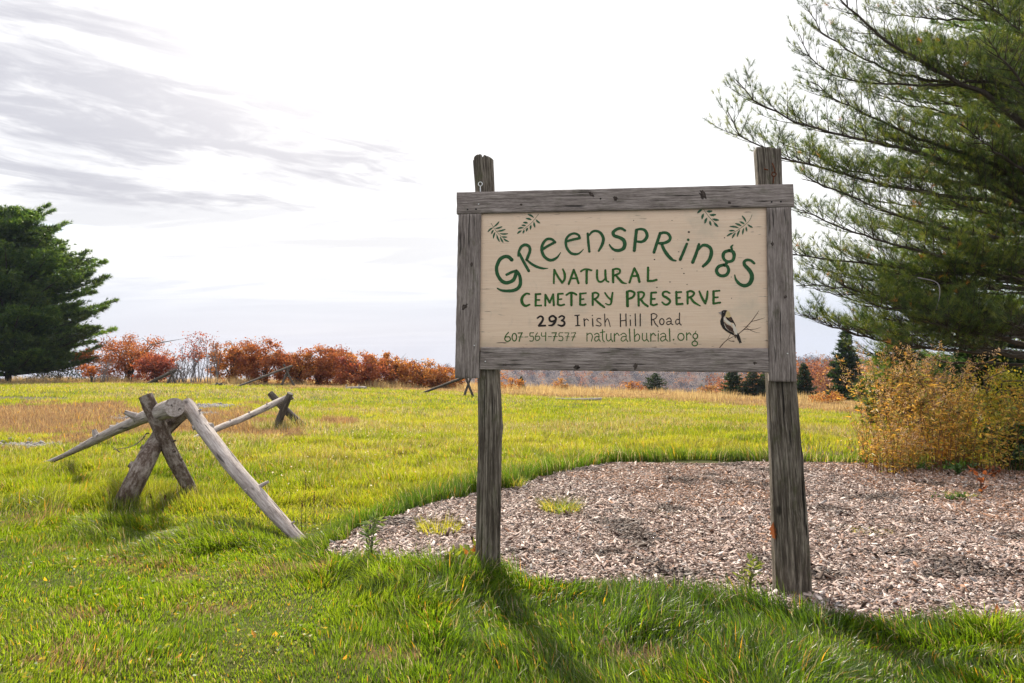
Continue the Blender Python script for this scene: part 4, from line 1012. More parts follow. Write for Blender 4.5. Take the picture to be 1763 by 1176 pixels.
# ------------------------------------------------------------------ the big pine at the right
def big_pine():
    tb = np.array([10.9, 12.7, 0.0]); tb[2] = float(G(tb[0], tb[1]))
    T = thing('pine_tree', 'huge white pine at the right with long limbs sweeping out over the sign', 'pine tree', tb)
    hh = 17
    path = np.stack([tb[0] + .25 * np.sin(np.linspace(0, 4, 20)), tb[1] + .15 * np.cos(np.linspace(0, 5, 20)), tb[2] - .2 + np.linspace(0, hh, 20)], -1)
    v, f, l = tube(path, np.linspace(.30, .05, 20), 14)
    limbs = MB(); limbs.add(v, f, None, l); tc_, td, tw = [], [], []
    def trunk_pt(z):
        t = np.clip((z - tb[2]) / hh, 0, 1) * 19; i = int(min(t, 18)); return path[i] + (path[i + 1] - path[i]) * (t - i)
    def limb(pts, r0, foliage=1.0, start=.12, dead=.0):
        pa = spline(pts, 34); L = np.linalg.norm(np.diff(pa, axis=0), axis=1).sum()
        pa[1:-1] += rng.normal(0, .012, (32, 3))
        rr = np.linspace(r0, .006, 34)
        v, f, l = tube(pa, rr, 7); limbs.add(v, f, None, l)
        t, a, b = frames(pa)
        nt = int(L / .105); side = 1
        for q in np.linspace(start, .995, max(nt, 3)):
            k = min(int(q * 33), 32); side = -side
            o = pa[k]; up = np.array([0, 0, 1.0])
            sd = np.cross(t[k], up); sd /= np.linalg.norm(sd) + 1e-9
            ang = rng.uniform(.45, 1.0)
            d = t[k] * math.cos(ang) + (sd * side * rng.uniform(.5, 1.1) + up * rng.uniform(-.15, .75)) * math.sin(ang)
            d /= np.linalg.norm(d)
            ln = (.28 + 1.05 * (1 - q) ** .7 * min(1, L / 6)) * rng.uniform(.55, 1.2)
            n = 7; tp = o + d * (np.linspace(0, 1, n) * ln)[:, None]; tp[:, 2] += .20 * ln * np.linspace(0, 1, n) ** 2
            isdead = rng.random() < dead
            v, f, l = tube(tp, np.linspace(.008, .0022, n) * (1 if ln > .4 else .7), 4, False); limbs.add(v, f, None, l)
            if isdead and rng.random() < .85:
                for _ in range(2):
                    j = rng.integers(2, n - 1); d2 = unit(d + rng.normal(0, .6, 3)); v, f, l = tube([tp[j], tp[j] + d2 * ln * .35], [.003, .0015], 3, False); limbs.add(v, f, None, l)
                continue
            td0 = unit(tp[-1] - tp[-2])
            tc_.append(tp[-1]); td.append(td0)
            m = max(2, int(ln / .078 * foliage)); s2 = 1
            for u in np.linspace(.30, .96, m):
                s2 = -s2; j = min(int(u * (n - 1)), n - 2); p0 = tp[j] + (tp[j + 1] - tp[j]) * (u * (n - 1) - j)
                e = unit(unit(tp[j + 1] - tp[j]) * .8 + np.cross(d, up) * s2 * rng.uniform(.2, .9) + up * rng.uniform(-.05, .6))
                l2 = rng.uniform(.07, .26) * (1.15 - .5 * u)
                p1 = p0 + e * l2 + up * .03
                v, f, l = tube([p0, p1], [.0025, .0015], 3, False); limbs.add(v, f, None, l)
                tc_.append(p1); td.append(unit(e + up * .25))
                if l2 > .14: tc_.append(p0 * .45 + p1 * .55); td.append(unit(e + up * .15 + rng.normal(0, .35, 3)))
    def key(px, d1, r0, fo=1.0, d0=12.6, start=.12, dead=0):
        n = len(px); ds = d0 + (d1 - d0) * np.linspace(0, 1, n) ** 1.1
        pts = np.array([P(a, b, q) for (a, b), q in zip(px, ds)])
        pts[0] = trunk_pt(pts[0][2]); limb(pts, r0, fo, start, dead)
    # limbs whose course the photograph shows
    key([(1888, 330), (1720, 178), (1648, 143), (1577, 100), (1523, 68), (1448, 3), (1400, -45)], 11.2, .075)
    key([(1888, 260), (1740, 150), (1630, 146), (1577, 146), (1505, 143), (1448, 132), (1416, 118), (1388, 89), (1377, 60)], 11.6, .045)
    key([(1888, 230), (1700, 160), (1591, 136), (1541, 125), (1491, 103), (1448, 78), (1413, 53), (1384, 5)], 12.4, .045)
    key([(1888, 420), (1755, 314), (1684, 271), (1613, 250), (1559, 228), (1505, 203), (1452, 178), (1416, 153), (1395, 140)], 11.0, .06)
    key([(1888, 400), (1720, 310), (1613, 275), (1548, 253), (1505, 246), (1452, 234), (1398, 218), (1363, 207), (1327, 189), (1291, 168), (1268, 138)], 10.2, .055)
    key([(1888, 430), (1760, 360), (1613, 336), (1559, 325), (1505, 314), (1470, 305), (1434, 293), (1380, 280), (1352, 273), (1302, 250), (1273, 228), (1252, 190)], 9.8, .055)
    key([(1888, 400), (1720, 330), (1613, 310), (1520, 302), (1450, 290), (1390, 262), (1350, 250)], 12.0, .045)
    key([(1888, 470), (1760, 420), (1640, 395), (1560, 375), (1480, 345), (1420, 320), (1380, 308)], 10.8, .05)
    key([(1888, 490), (1692, 474), (1614, 470), (1536, 459), (1457, 449), (1367, 437), (1330, 415)], 11.2, .05, 1.0, start=.25)
    key([(1888, 520), (1760, 470), (1650, 450), (1560, 425), (1470, 400), (1400, 372), (1372, 360)], 10.4, .05)
    key([(1888, 620), (1731, 584), (1653, 556), (1575, 529), (1497, 506), (1438, 494), (1371, 492)], 10.9, .055, .8, start=.45)
    key([(1888, 560), (1700, 520), (1600, 500), (1520, 485), (1440, 470), (1385, 462)], 12.4, .05, .8, start=.40)
    key([(1888, 610), (1660, 605), (1555, 596), (1496, 582), (1457, 570), (1418, 556), (1380, 540)], 11.6, .04, .8, start=.55, dead=.2)
    for k in range(15):                                     # a tangle of thin lower limbs under the crown
        yy = rng.uniform(455, 612); x1 = rng.uniform(1395, 1600) + max(0, yy - 560) * 1.2; dd_ = rng.uniform(10.4, 13.8)
        key([(1888, yy + rng.uniform(-10, 45)), (1760, yy + rng.uniform(-5, 18)), ((1760 + x1) / 2, yy + rng.uniform(-8, 8)), (x1, yy - rng.uniform(0, 22))], dd_, rng.uniform(.018, .035), .8, start=rng.uniform(.3, .6), dead=rng.uniform(0, .5))
    key([(1888, 650), (1760, 610), (1680, 605), (1600, 600), (1540, 600)], 10.6, .035, .7, start=.6, dead=.4)
    # a bleached dead branch bent down under the skirt
    v, f, l = tube(spline([P(1580, 478, 11.0), P(1612, 486, 10.9), P(1618, 505, 10.8), P(1612, 533, 10.8)], 14), np.linspace(.012, .005, 14), 6)
    mesh('dead_branch', v, f, M_BAREWOOD, T, None, l, True)
    # the rest of the crown, whorl by whorl
    for z in np.arange(1.75, 13.8, .46):
        nb = 6 if z > 3 else 7
        ph = rng.random() * 6.283
        for k in range(nb):
            azm = ph + k * 6.283 / nb + rng.normal(0, .15)
            dirx, diry = math.cos(azm), math.sin(azm)
            vis = dirx < .35                                   # the side the photograph sees
            if not vis and rng.random() < .5: continue
            ln = np.interp(z, [1.5, 4, 7, 10, 13.8], [4.6, 4.9, 4.6, 3.7, 1.6]) * rng.uniform(.75, 1.1)
            st = trunk_pt(tb[2] + z); rise = np.interp(z, [1.5, 3, 6, 12], [-.02, .10, .28, .5]) + rng.normal(0, .06)
            s = np.linspace(0, 1, 6)[:, None]
            pts = st + np.array([dirx, diry, 0]) * s * ln + np.array([0, 0, 1.0]) * (rise * ln * s + .07 * ln * s ** 3)
            low = z < 3.4
            limb(pts, np.interp(ln, [1, 5.5], [.02, .055]), .85 if not low else .5, .62 if low else .30, .75 if low and z < 2.4 else .35 if low else 0)
    limbs.build('trunk', M_BARK, T, True)
    tcs = np.array(tc_); tds = np.array(td); n = len(tcs)
    print('tufts', n)
    k = 25
    C = np.repeat(tcs, k, 0); D = np.repeat(tds, k, 0)
    dd = unit(D * 1.0 + rng.normal(0, .58, (n * k, 3))); dd[:, 2] -= .02
    C = C - D * (rng.random(n * k) * .055)[:, None]
    base = np.array([(.020, .044, .009), (.038, .072, .013), (.068, .108, .017), (.125, .155, .026)])[rng.integers(0, 4, n)]
    brown = rng.random(n) < .006; base[brown] = (.30, .13, .03)
    col = np.repeat(base, k, 0) * rng.uniform(.75, 1.25, (n * k, 1))
    v, f, c = tris_at(C, dd, rng.uniform(.075, .14, n * k), rng.uniform(.0026, .0046, n * k), col)
    mesh('crown', v, f, M_NEEDLE, T, c)
big_pine()

# ------------------------------------------------------------------ other conifers
def conifer(name, label, base, prof, h, step, nb, tuft, per, pal, cat='pine tree', group=None, rise=.25, z0=.6, needle=6, spread=.28, droop=0.0, tr=.2, wmul=1.0):
    """prof: (heights, limb lengths); tuft: needle-spray size in metres; per: sprays per metre of limb"""
    T = thing(name, label, cat, base, group); base = np.array(base, float)
    v, f, l = tube(base + np.stack([np.zeros(8), np.zeros(8), np.linspace(-.2, h * .97, 8)], -1), np.linspace(tr, .02, 8), 8)
    mb = MB(); mb.add(v, f, None, l); cs, ds, sh = [], [], []
    z = z0
    while z < h:
        ph = rng.random() * 6.283
        for k in range(nb):
            a = ph + k * 6.283 / nb + rng.normal(0, .2); ln = np.interp(z, *prof) * rng.uniform(.5, 1.15)
            if ln < .08: continue
            s = np.linspace(0, 1, 7); rs = rise * (.4 + 1.0 * z / h) + rng.normal(0, .13)
            hv = np.array([math.cos(a), math.sin(a), 0])
            pa = base + np.array([0, 0, z]) + hv * (s * ln)[:, None] + np.array([0, 0, 1.0]) * (rs * ln * s - droop * ln * s ** 2 + .12 * ln * s ** 3)[:, None]
            v, f, l = tube(pa, np.linspace(max(.012, .02 * ln), .006, 7), 5, False); mb.add(v, f, None, l)
            m = max(4, int(ln * per)); u = 1 - rng.random(m) ** 1.15 * .82
            i = np.minimum((u * 6).astype(int), 5); p = pa[i] + (pa[i + 1] - pa[i]) * (u * 6 - i)[:, None]
            sd = np.array([-hv[1], hv[0], 0])
            w_ = spread * ln * (1.1 - u) + tuft * .5
            p = p + sd * (rng.normal(0, 1, m) * w_)[:, None] + np.array([0, 0, 1.0]) * (np.abs(rng.normal(0, .10, m)) * w_ + rng.normal(0, .10, m) * tuft)[:, None]
            d = unit(hv + sd * rng.normal(0, .6, m)[:, None] + np.array([0, 0, 1.0]) * rng.uniform(.0, .8, m)[:, None])
            cs.append(p); ds.append(d); sh.append(np.full(m, rng.uniform(.55, 1.45)))
        z += step * rng.uniform(.8, 1.2)
    # the leader and its candles
    cs.append(base + np.array([0, 0, h * .97]) + rng.normal(0, .05, (6, 3))); ds.append(unit(np.array([0, 0, 1.0]) + rng.normal(0, .25, (6, 3)))); sh.append(np.ones(6))
    mb.build('trunk', M_BARK, T)
    p = np.concatenate(cs); d = np.concatenate(ds); s = np.concatenate(sh); n = len(p); k = needle
    dd = unit(np.repeat(d, k, 0) + rng.normal(0, .5, (n * k, 3)))
    pal = np.array(pal); col = np.repeat(pal[rng.integers(0, len(pal), n)] * s[:, None], k, 0) * rng.uniform(.75, 1.25, (n * k, 1))
    v, f, c = tris_at(np.repeat(p, k, 0), dd, tuft * rng.uniform(.7, 1.3, n * k), tuft * .26 * wmul * rng.uniform(.7, 1.3, n * k), col)
    mesh('crown', v, f, M_NEEDLE, T, c)
    return T

PINE = [(.028, .066, .018), (.042, .088, .022), (.062, .112, .024), (.085, .135, .026)]
DARKP = [(.010, .028, .013), (.015, .036, .015), (.022, .045, .016)]
q = onground(14, 659)
s_ = q[1] / 1175
conifer('pine_tree', 'broad dark white pine at the left edge of the meadow', q, ([0, 60 * s_, 150 * s_, 200 * s_, 250 * s_, 285 * s_, 305 * s_], [136 * s_, 150 * s_, 138 * s_, 108 * s_, 76 * s_, 44 * s_, 8 * s_]), 294 * s_, .50, 10, .40, 34, PINE, rise=.24, z0=.8, tr=.3, spread=.28, wmul=.6, needle=9)
def small(label, px, py, top, w, pal=DARKP, name='spruce_tree', cat='spruce', group=None, dens=1.0, shape=1.0, droop=.05):
    q = onground(px, py); s = q[1] / 1175; h = (py - top) * s; r = w * s / 2
    conifer(name, label, q, ([0, h * .12, h * .5 * shape, h], [r * .85, r, r * .72, r * .05]), h, h * .055, 8, max(.10, h * .055), 26 * dens / max(r, .6), pal, cat, group, rise=.10, z0=h * .05, tr=h * .02, droop=droop, wmul=1.25, spread=.3)
GC = 'young conifers at the far edge of the meadow'
small('round young conifer standing alone under the right half of the sign board', 1128, 674, 640, 44, group=GC, shape=1.3)
small('dark young conifer, left one of the row beside the right post', 1262, 682, 628, 44, group=GC)
small('dark young conifer, middle one of the row beside the right post', 1296, 684, 634, 46, group=GC)
small('dark young conifer hidden partly behind the right post', 1326, 685, 622, 50, group=GC)
small('dark bushy conifer just right of the right post', 1384, 687, 626, 42, group=GC)
small('tall dark spruce in front of the orange hillside', 1456, 690, 566, 64, group=GC, shape=.9)
small('mid green young conifer low beside the goldenrod', 1482, 692, 652, 50, [(.03, .065, .02), (.04, .08, .022)], group=GC)
small('tiny dark conifer on the meadow edge behind the left post', 897, 671, 648, 14, group=GC)
small('young pine standing behind the goldenrod under the big pine limbs', 1545, 735, 566, 150, PINE, 'pine_tree', 'pine tree', dens=1.2)
small('dark spruce in the shade behind the yellow shrub', 1700, 745, 540, 190, DARKP, dens=1.3)

q = np.array([15.2, 19.5, 0.0]); q[2] = float(G(q[0], q[1]))
conifer('pine_tree', 'second tall pine standing behind the huge pine at the right edge', q, ([0, 2, 5, 9, 14, 16], [4.0, 4.4, 4.3, 3.4, 1.4, .2]), 16, .42, 9, .20, 26, PINE, rise=.22, z0=1.0, tr=.28, spread=.24, wmul=.30, needle=12)
# ------------------------------------------------------------------ broadleaf trees and shrubs
def broadleaf(name, label, px, py, top, w, pal, nl=2600, ls=.17, group=None, cat='oak tree', stems=6, ncl=46, low=.0, gap=.5, depth=None, dy=0):
    q = onground(px, py); 
    if dy: q[1] += dy; q[0] *= (q[1]) / (q[1] - dy); q[2] = float(G(q[0], q[1]))
    s = q[1] / 1175; h = 1.6 - q[2] + (600 - top) * s; r = w * s / 2
    T = thing(name, label, cat, q, group)
    mb = MB(); tips = []
    for k in range(stems):
        a = rng.random() * 6.283; rr = r * rng.uniform(.15, .75); th = h * rng.uniform(.55, .92)
        pts = np.array([[rng.normal(0, .05 * r), rng.normal(0, .05 * r), -.1], [rr * .25 * math.cos(a), rr * .25 * math.sin(a), th * .4], [rr * math.cos(a), rr * math.sin(a), th]]) + q
        pa = spline(pts, 9); v, f, l = tube(pa, np.linspace(.022 * h, .006 * h, 9), 5, False); mb.add(v, f, None, l)
        for j in range(6):
            i = rng.integers(3, 9); e = pa[i] + np.array([rng.normal(0, r * .4), rng.normal(0, r * .4), rng.uniform(.0, h * .22)])
            v, f, l = tube(spline([pa[i], (pa[i] + e) / 2 + rng.normal(0, .06 * r, 3), e], 5), np.linspace(.007 * h, .002 * h, 5), 4, False); mb.add(v, f, None, l); tips.append(e)
    mb.build('trunk', M_BARK, T)
    # clumps of leaves over the branch ends and through the crown
    cc = rng.normal(0, 1, (ncl, 3)); cc = unit(cc) * (rng.random((ncl, 1)) ** .45)
    cc = cc * np.array([r, r * .8, h * (1 - low) / 2]) + np.array([0, 0, h * (low + (1 - low) / 2)])
    cc[:, :2] *= np.clip(.80 + .5 * np.sin(np.clip(cc[:, 2:3] / h, 0, 1) * 2.6), .82, 1.12)
    cc = cc[cc[:, 2] > h * low * .6] + q
    cs = rng.uniform(.5, 1.2, len(cc)) * r * (.23 if ncl < 100 else .17)
    wgt = cs ** 2 * (rng.random(len(cc)) < 1 - gap * .35); ci = rng.choice(len(cc), nl, p=wgt / wgt.sum())
    p = cc[ci] + rng.normal(0, .55, (nl, 3)) * cs[ci][:, None] * np.array([1.1, 1.1, .8])
    pal = np.array(pal); cb = rng.integers(0, len(pal), len(cc))
    col = np.where((rng.random(nl) < .65)[:, None], pal[cb[ci]], pal[rng.integers(0, len(pal), nl)]) * rng.uniform(.7, 1.3, (nl, 1))
    v, f, c = leaves_at(p, unit(rng.normal(0, 1, (nl, 3))), ls * rng.uniform(.6, 1.3, nl), ls * .7 * rng.uniform(.6, 1.3, nl), col)
    mesh('crown', v, f, M_LEAF, T, c)
    return T
RUST = [(.29, .098, .036), (.34, .13, .042), (.23, .070, .030), (.39, .17, .048)]
RED = [(.28, .074, .046), (.22, .056, .040), (.33, .105, .05)]
ORA = [(.37, .165, .042), (.32, .12, .038), (.43, .22, .05), (.26, .10, .036)]
GO = 'autumn oaks in a row along the far side of the meadow'
for a in ((222, 659, 582, 118, RUST, 'widest rust-red oak, next to the dark pine at the left', 4200), (268, 660, 606, 52, RED, 'small deep red oak just right of the widest oak', 1700),
          (398, 661, 594, 78, ORA, 'loose orange-brown oak right of the bare grey tree', 2300), (456, 662, 592, 84, RUST, 'rust-brown oak behind the buck with the pale rail', 3400),
          (512, 664, 612, 60, ORA, 'low orange oak between two taller oaks', 1700), (548, 664, 599, 84, RUST, 'tall red-brown oak right of the pale rail buck', 3400), (590, 664, 606, 46, ORA, 'narrow olive and orange oak behind the red ones', 1300),
          (625, 666, 609, 78, RED + RUST, 'bright rust-red oak in the middle of the row', 3200), (676, 668, 613, 48, ORA, 'rounded golden-orange oak nearer the sign', 1700), (724, 669, 620, 66, ORA, 'wide orange oak with bare lower stems near the sign', 2300),
          (768, 670, 634, 50, ORA, 'short orange oak touching the left edge of the sign', 1300)):
    broadleaf('oak_tree', a[5], a[0], a[1], a[2] - 3 + rng.uniform(-5, 4), a[3] * 1.25, a[4], int(a[6] * 2.7), group=GO, dy=rng.uniform(0, 5), gap=.6, ls=.19, ncl=120, stems=8)
GS = 'low orange shrubs along the meadow edge'
for a in ((843, 671, 640, 50, ORA, 'orange shrub directly behind the left post'), (880, 672, 650, 40, [(.40, .21, .06), (.33, .14, .04)], 'pale orange shrub just right of the left post'), (1090, 676, 656, 42, ORA, 'orange shrub left of the round young conifer'), (965, 673, 653, 34, [(.38, .22, .08), (.28, .13, .05)], 'tan shrub under the middle of the sign'), (1218, 683, 664, 40, [(.33, .2, .09), (.28, .14, .06)], 'tan shrub left of the dark conifer row'),
          (157, 660, 622, 36, [(.42, .15, .03), (.33, .10, .03)], 'bright orange shrub at the foot of the dark pine'), (1425, 696, 672, 60, ORA, 'golden shrub in front of the tall spruce')):
    broadleaf('shrub', a[5], a[0], a[1], a[2], a[3], a[4], 900, .15, GS, 'shrub', 5, 22, .02)
broadleaf('shrub', 'dark green and yellow undergrowth below the dark pine', 100, 659, 622, 110, [(.05, .075, .015), (.09, .10, .02), (.03, .05, .012)], 2200, .16, None, 'shrub', 6, 30, .0)

def bare(label, px, py, top, w, nst, leaf=0, pal=RED):
    q = onground(px, py); q[1] += 2.5; q[0] *= q[1] / (q[1] - 2.5); q[2] = float(G(q[0], q[1])); s = q[1] / 1175; h = 1.6 - q[2] + (600 - top) * s; r = w * s / 2
    T = thing('bare_tree', label, 'bare tree', q, 'bare grey trees among the oaks'); mb = MB(); ends = []
    for k in range(nst):
        a = rng.random() * 6.283; rr = r * rng.random() ** .6; th = h * rng.uniform(.55, 1.0)
        x0 = np.array([rng.uniform(-.5, .5) * r, rng.normal(0, .3 * r), 0])
        pa = spline(np.array([[0, 0, -.1], [rr * .3 * math.cos(a), rr * .3 * math.sin(a), th * .45], [rr * .8 * math.cos(a), rr * .8 * math.sin(a), th]]) + q + x0, 8)
        v, f, l = tube(pa, np.linspace(.045, .010, 8), 4, False); mb.add(v, f, None, l)
        for j in range(11):
            i = rng.integers(2, 8); e = pa[i] + np.array([rng.normal(0, r * .28), rng.normal(0, r * .28), rng.uniform(.1, .28) * h * .7])
            v, f, l = tube([pa[i], e], [.018, .007], 3, False); mb.add(v, f, None, l); ends.append(e)
    mb.build('trunk', M_BAREWOOD, T)
    if leaf:
        e = np.array(ends); p = e[rng.integers(0, len(e), leaf)]; k = p[:, 2] > q[2] + h * .55; p = p[k] + rng.normal(0, .25, (k.sum(), 3)); n = len(p)
        v, f, c = leaves_at(p, unit(rng.normal(0, 1, (n, 3))), np.full(n, .17), np.full(n, .12), np.array(pal)[rng.integers(0, len(pal), n)]); mesh('crown', v, f, M_LEAF, T, c)
bare('bare grey tree keeping a few red leaves at its top', 337, 661, 587, 60, 12, 900)
bare('leafless grey shrub left of the half-bare tree', 312, 661, 606, 44, 12)
bare('leafless grey tree right of the half-bare tree', 366, 661, 594, 44, 10)
bare('leafless grey brush under the low red oaks', 300, 661, 625, 50, 10)
bare('leafless grey brush beside the dark pine', 172, 660, 615, 40, 9)

# ------------------------------------------------------------------ far hillside woods
def forest(name, label, n, d0, d1, r0, r1, m, lf, po, hr):
    d = np.sqrt(rng.random(n) * (d1 ** 2 - d0 ** 2) + d0 ** 2); x = d * rng.uniform(r0, r1, n)
    z = G(x, d); hgt = rng.uniform(*hr, n); wr = hgt * rng.uniform(.34, .55, n)
    bare_ = np.array([(.058, .054, .078), (.072, .062, .078), (.048, .048, .074), (.088, .068, .076)]); org = np.array([(.27, .11, .04), (.21, .08, .04), (.32, .16, .05), (.18, .07, .045)]); grn = np.array([(.022, .04, .022), (.03, .045, .025)])
    pq = po * (.4 + 1.2 * fbm(x * .012, d * .012, 81, 2)) if po < .5 else po
    u = rng.random(n); base = np.where((u < pq)[:, None], org[rng.integers(0, 4, n)], np.where((u > .96)[:, None], grn[rng.integers(0, 2, n)], bare_[rng.integers(0, 4, n)]))
    # every crown: lobes of leaves over an upright spread
    lob = unit(rng.normal(0, 1, (n, 9, 3))) * np.stack([wr, wr, hgt * .36], -1)[:, None] * .62 + np.stack([x, d, z + hgt * .58], -1)[:, None]
    p = np.take_along_axis(lob, rng.integers(0, 9, (n, m))[..., None], 1) + rng.normal(0, 1, (n, m, 3)) * (wr * .24)[:, None, None]
    p = p.reshape(-1, 3); N = len(p); sz = np.repeat(hgt * lf, m) * rng.uniform(.6, 1.3, N)
    v, f, c = leaves_at(p, unit(rng.normal(0, 1, (N, 3)) + np.array([0, 0, .4])), sz, sz * .8, np.repeat(base * rng.uniform(.75, 1.25, (n, 1)), m, 0) * rng.uniform(.75, 1.25, (N, 1)))
    tag(mesh(name, v, f, M_LEAF, None, c), label, kind='stuff')
forest('far_woods', 'bare grey and orange woods covering the far hillside', 4600, 380, 1020, -.95, 1.0, 90, .085, .24, (8, 15))
forest('hillside_woods', 'orange autumn woods on the nearer hillside right of the sign', 420, 170, 360, .30, .75, 420, .045, .85, (8, 13))

# ------------------------------------------------------------------ goldenrod and plants under the pine
def stalks(n, fx, hrange, pal, leafn, plume, seed, lw=.010, ll=.065):
    V = MB()
    xy = fx(n); x, y = xy; n = len(x); z = G(x, y); h = hrange[0] + (hrange[1] - hrange[0]) * np.clip(rng.random(n) * .7 + .9 * (vn(x * 2.6, y * 2.6, 97) - .28), -.3, 1.15)
    a = rng.random(n) * 6.283; ben = rng.uniform(.05, .5, n)
    pal = np.array(pal); c0 = pal[rng.integers(0, len(pal), n)]
    ts = np.linspace(0, 1, 5)
    path = np.stack([x, y, z], -1)[:, None] + np.array([0, 0, 1.0]) * (h[:, None] * ts)[..., None] + np.stack([np.cos(a), np.sin(a), 0 * a], -1)[:, None] * ((h * ben)[:, None] * ts ** 2)[..., None]
    for i in range(n):
        v, f, l = tube(path[i], np.linspace(.0042, .0016, 5), 3, False); V.add(v, f, np.array((.17, .085, .04)) * rng.uniform(.7, 1.4))
    k = leafn; u = rng.uniform(.18, 1, (n, k)); ii = np.minimum((u * 4).astype(int), 3); fr = u * 4 - ii
    p = np.take_along_axis(path, ii[..., None], 1) * (1 - fr)[..., None] + np.take_along_axis(path, ii[..., None] + 1, 1) * fr[..., None]
    an = rng.random((n, k)) * 6.283; d = np.stack([np.cos(an), np.sin(an), rng.uniform(-.7, .7, (n, k))], -1)
    p = p.reshape(-1, 3); d = unit(d.reshape(-1, 3)); N = len(p)
    col = np.where((rng.random(N) < .6)[:, None], np.repeat(c0, k, 0), pal[rng.integers(0, len(pal), N)]) * rng.uniform(.7, 1.3, (N, 1))
    v, f, c = leaves_at(p, d, ll * rng.uniform(.5, 1.4, N), lw * rng.uniform(.6, 1.5, N), col, .3); V.add(v, f, c)
    if plume:
        m = 34; tip = np.repeat(path[:, -1], m, 0); N = len(tip); w_ = rng.random(N)
        dr = np.repeat(unit(path[:, -1] - path[:, -2]), m, 0); off = rng.normal(0, 1, (N, 3))
        p = tip + dr * (w_ * .20 - .14)[:, None] + off * ((1.05 - w_) * .035)[:, None]
        pc = np.array([(.50, .37, .27), (.42, .28, .18), (.55, .36, .14), (.38, .22, .10)])[np.repeat(rng.integers(0, 4, n), m)] * rng.uniform(.75, 1.2, (N, 1))
        v, f, c = leaves_at(p, unit(dr + off * .6), rng.uniform(.012, .03, N), rng.uniform(.006, .014, N), pc); V.add(v, f, c)
    return V
def strip(p0, p1, d0, d1, base=805):
    def fx(n):
        m = max(6, n // 9); k = rng.integers(0, m, n)
        px = (p0 + (p1 - p0) * rng.random(m) ** .8)[k] + rng.normal(0, 16, n); d = rng.uniform(d0, d1, m)[k] + rng.normal(0, .10, n)
        x = (px - 881.5) / FPX * d; return x, d
    return fx
OR = [(.48, .26, .04), (.58, .36, .06), (.36, .19, .04), (.44, .29, .075), (.30, .25, .04), (.22, .22, .035)]
YG = [(.36, .32, .05), (.26, .27, .035), (.48, .36, .06), (.16, .19, .028)]
V = stalks(210, strip(1500, 1640, 9.0, 10.6), (.85, 1.72), OR, 24, True, 1, .016, .080)
tag(V.build('goldenrod_thicket', M_DRY), 'thicket of dry orange goldenrod stalks with tan plumes under the pine', kind='stuff')
V = stalks(210, strip(1600, 1800, 9.1, 11.0), (.5, 1.3), YG + OR[:2], 22, False, 2, .02, .075)
tag(V.build('yellowing_stalks', M_DRY), 'yellow-green weed stalks right of the orange goldenrod', kind='stuff')
V = stalks(70, strip(1490, 1560, 8.9, 9.6), (.3, .9), OR, 18, True, 3, .012, .07)
tag(V.build('goldenrod_fringe', M_DRY), 'shorter tan goldenrod at the left edge of the thicket', kind='stuff')
broadleaf('shrub', 'yellow-green leafy shrub behind the goldenrod at the right edge', 1720, 800, 634, 190, [(.30, .31, .035), (.42, .39, .045), (.15, .20, .025), (.52, .43, .045)], 7500, .050, None, 'shrub', 9, 60, .05, dy=1.2)
broadleaf('shrub', 'dark green low shrub in the shade right of the yellow weed', 1740, 812, 730, 130, [(.04, .085, .02), (.055, .11, .025), (.03, .06, .02)], 2600, .055, None, 'shrub', 7, 30, .0, dy=.2)

def arch_plant(name, label, px, py, nst, h, reach, pal, ll, lw, nleaf, cat='weed', group=None, mat=None, up=.5, loc=None):
    q = onground(px, py) if loc is None else loc; V = MB()
    for k in range(nst):
        a = rng.random() * 6.283; r = reach * rng.uniform(.5, 1.1); hh = h * rng.uniform(.6, 1.1)
        s = np.linspace(0, 1, 8); pa = q + np.stack([np.cos(a) * r * s ** 1.4, np.sin(a) * r * s ** 1.4, hh * np.sin(s * (1.57 + up)) - .01], -1)
        v, f, l = tube(pa, np.linspace(.004, .0015, 8), 4, False); V.add(v, f, np.array(pal[0]) * .6)
        t, aa, bb_ = frames(pa); u = rng.uniform(.15, 1, nleaf); i = np.minimum((u * 7).astype(int), 6); p = pa[i] + (pa[i + 1] - pa[i]) * (u * 7 - i)[:, None]
        sgn = np.where(np.arange(nleaf) % 2 == 0, 1, -1)[:, None]
        d = unit(t[i] * .6 + aa[i] * sgn + rng.normal(0, .25, (nleaf, 3)) + np.array([0, 0, .1]))
        c = np.array(pal)[rng.integers(0, len(pal), nleaf)] * rng.uniform(.75, 1.25, (nleaf, 1))
        v, f, cc = leaves_at(p, d, ll * rng.uniform(.6, 1.2, nleaf), lw * rng.uniform(.7, 1.2, nleaf), c); V.add(v, f, cc)
    o = V.build(name, mat or M_LEAF, None, False, q)
    return tag(o, label, cat, group)
YEL = [(.62, .36, .035), (.50, .24, .025), (.55, .40, .06)]
GRN = [(.05, .12, .02), (.07, .15, .025), (.04, .09, .02)]
arch_plant('goldenrod_plant', 'bright yellow arching goldenrod leaning out over the wood chips', 1618, 806, 13, .42, .42, YEL, .085, .016, 22)
arch_plant('goldenrod_plant', 'smaller golden stem below the orange thicket', 1560, 800, 6, .30, .30, OR, .07, .014, 16)
arch_plant('leafy_weed', 'broad-leaved green weed at the edge of the chips at the far right', 1738, 812, 12, .42, .3, GRN, .09, .035, 12)
arch_plant('leafy_weed', 'low green weed below the yellow goldenrod', 1650, 822, 9, .20, .26, GRN, .07, .03, 12)
arch_plant('leafy_weed', 'spreading green weed left of the yellow goldenrod', 1572, 812, 12, .16, .35, GRN, .06, .025, 12)
OAKL = [(.20, .065, .026), (.25, .09, .03), (.14, .045, .024)]
arch_plant('oak_seedling', 'oak seedling with orange leaves in the wood chips at the right', 1690, 855, 3, .30, .10, OAKL, .085, .05, 7, 'seedling', mat=M_LEAF)
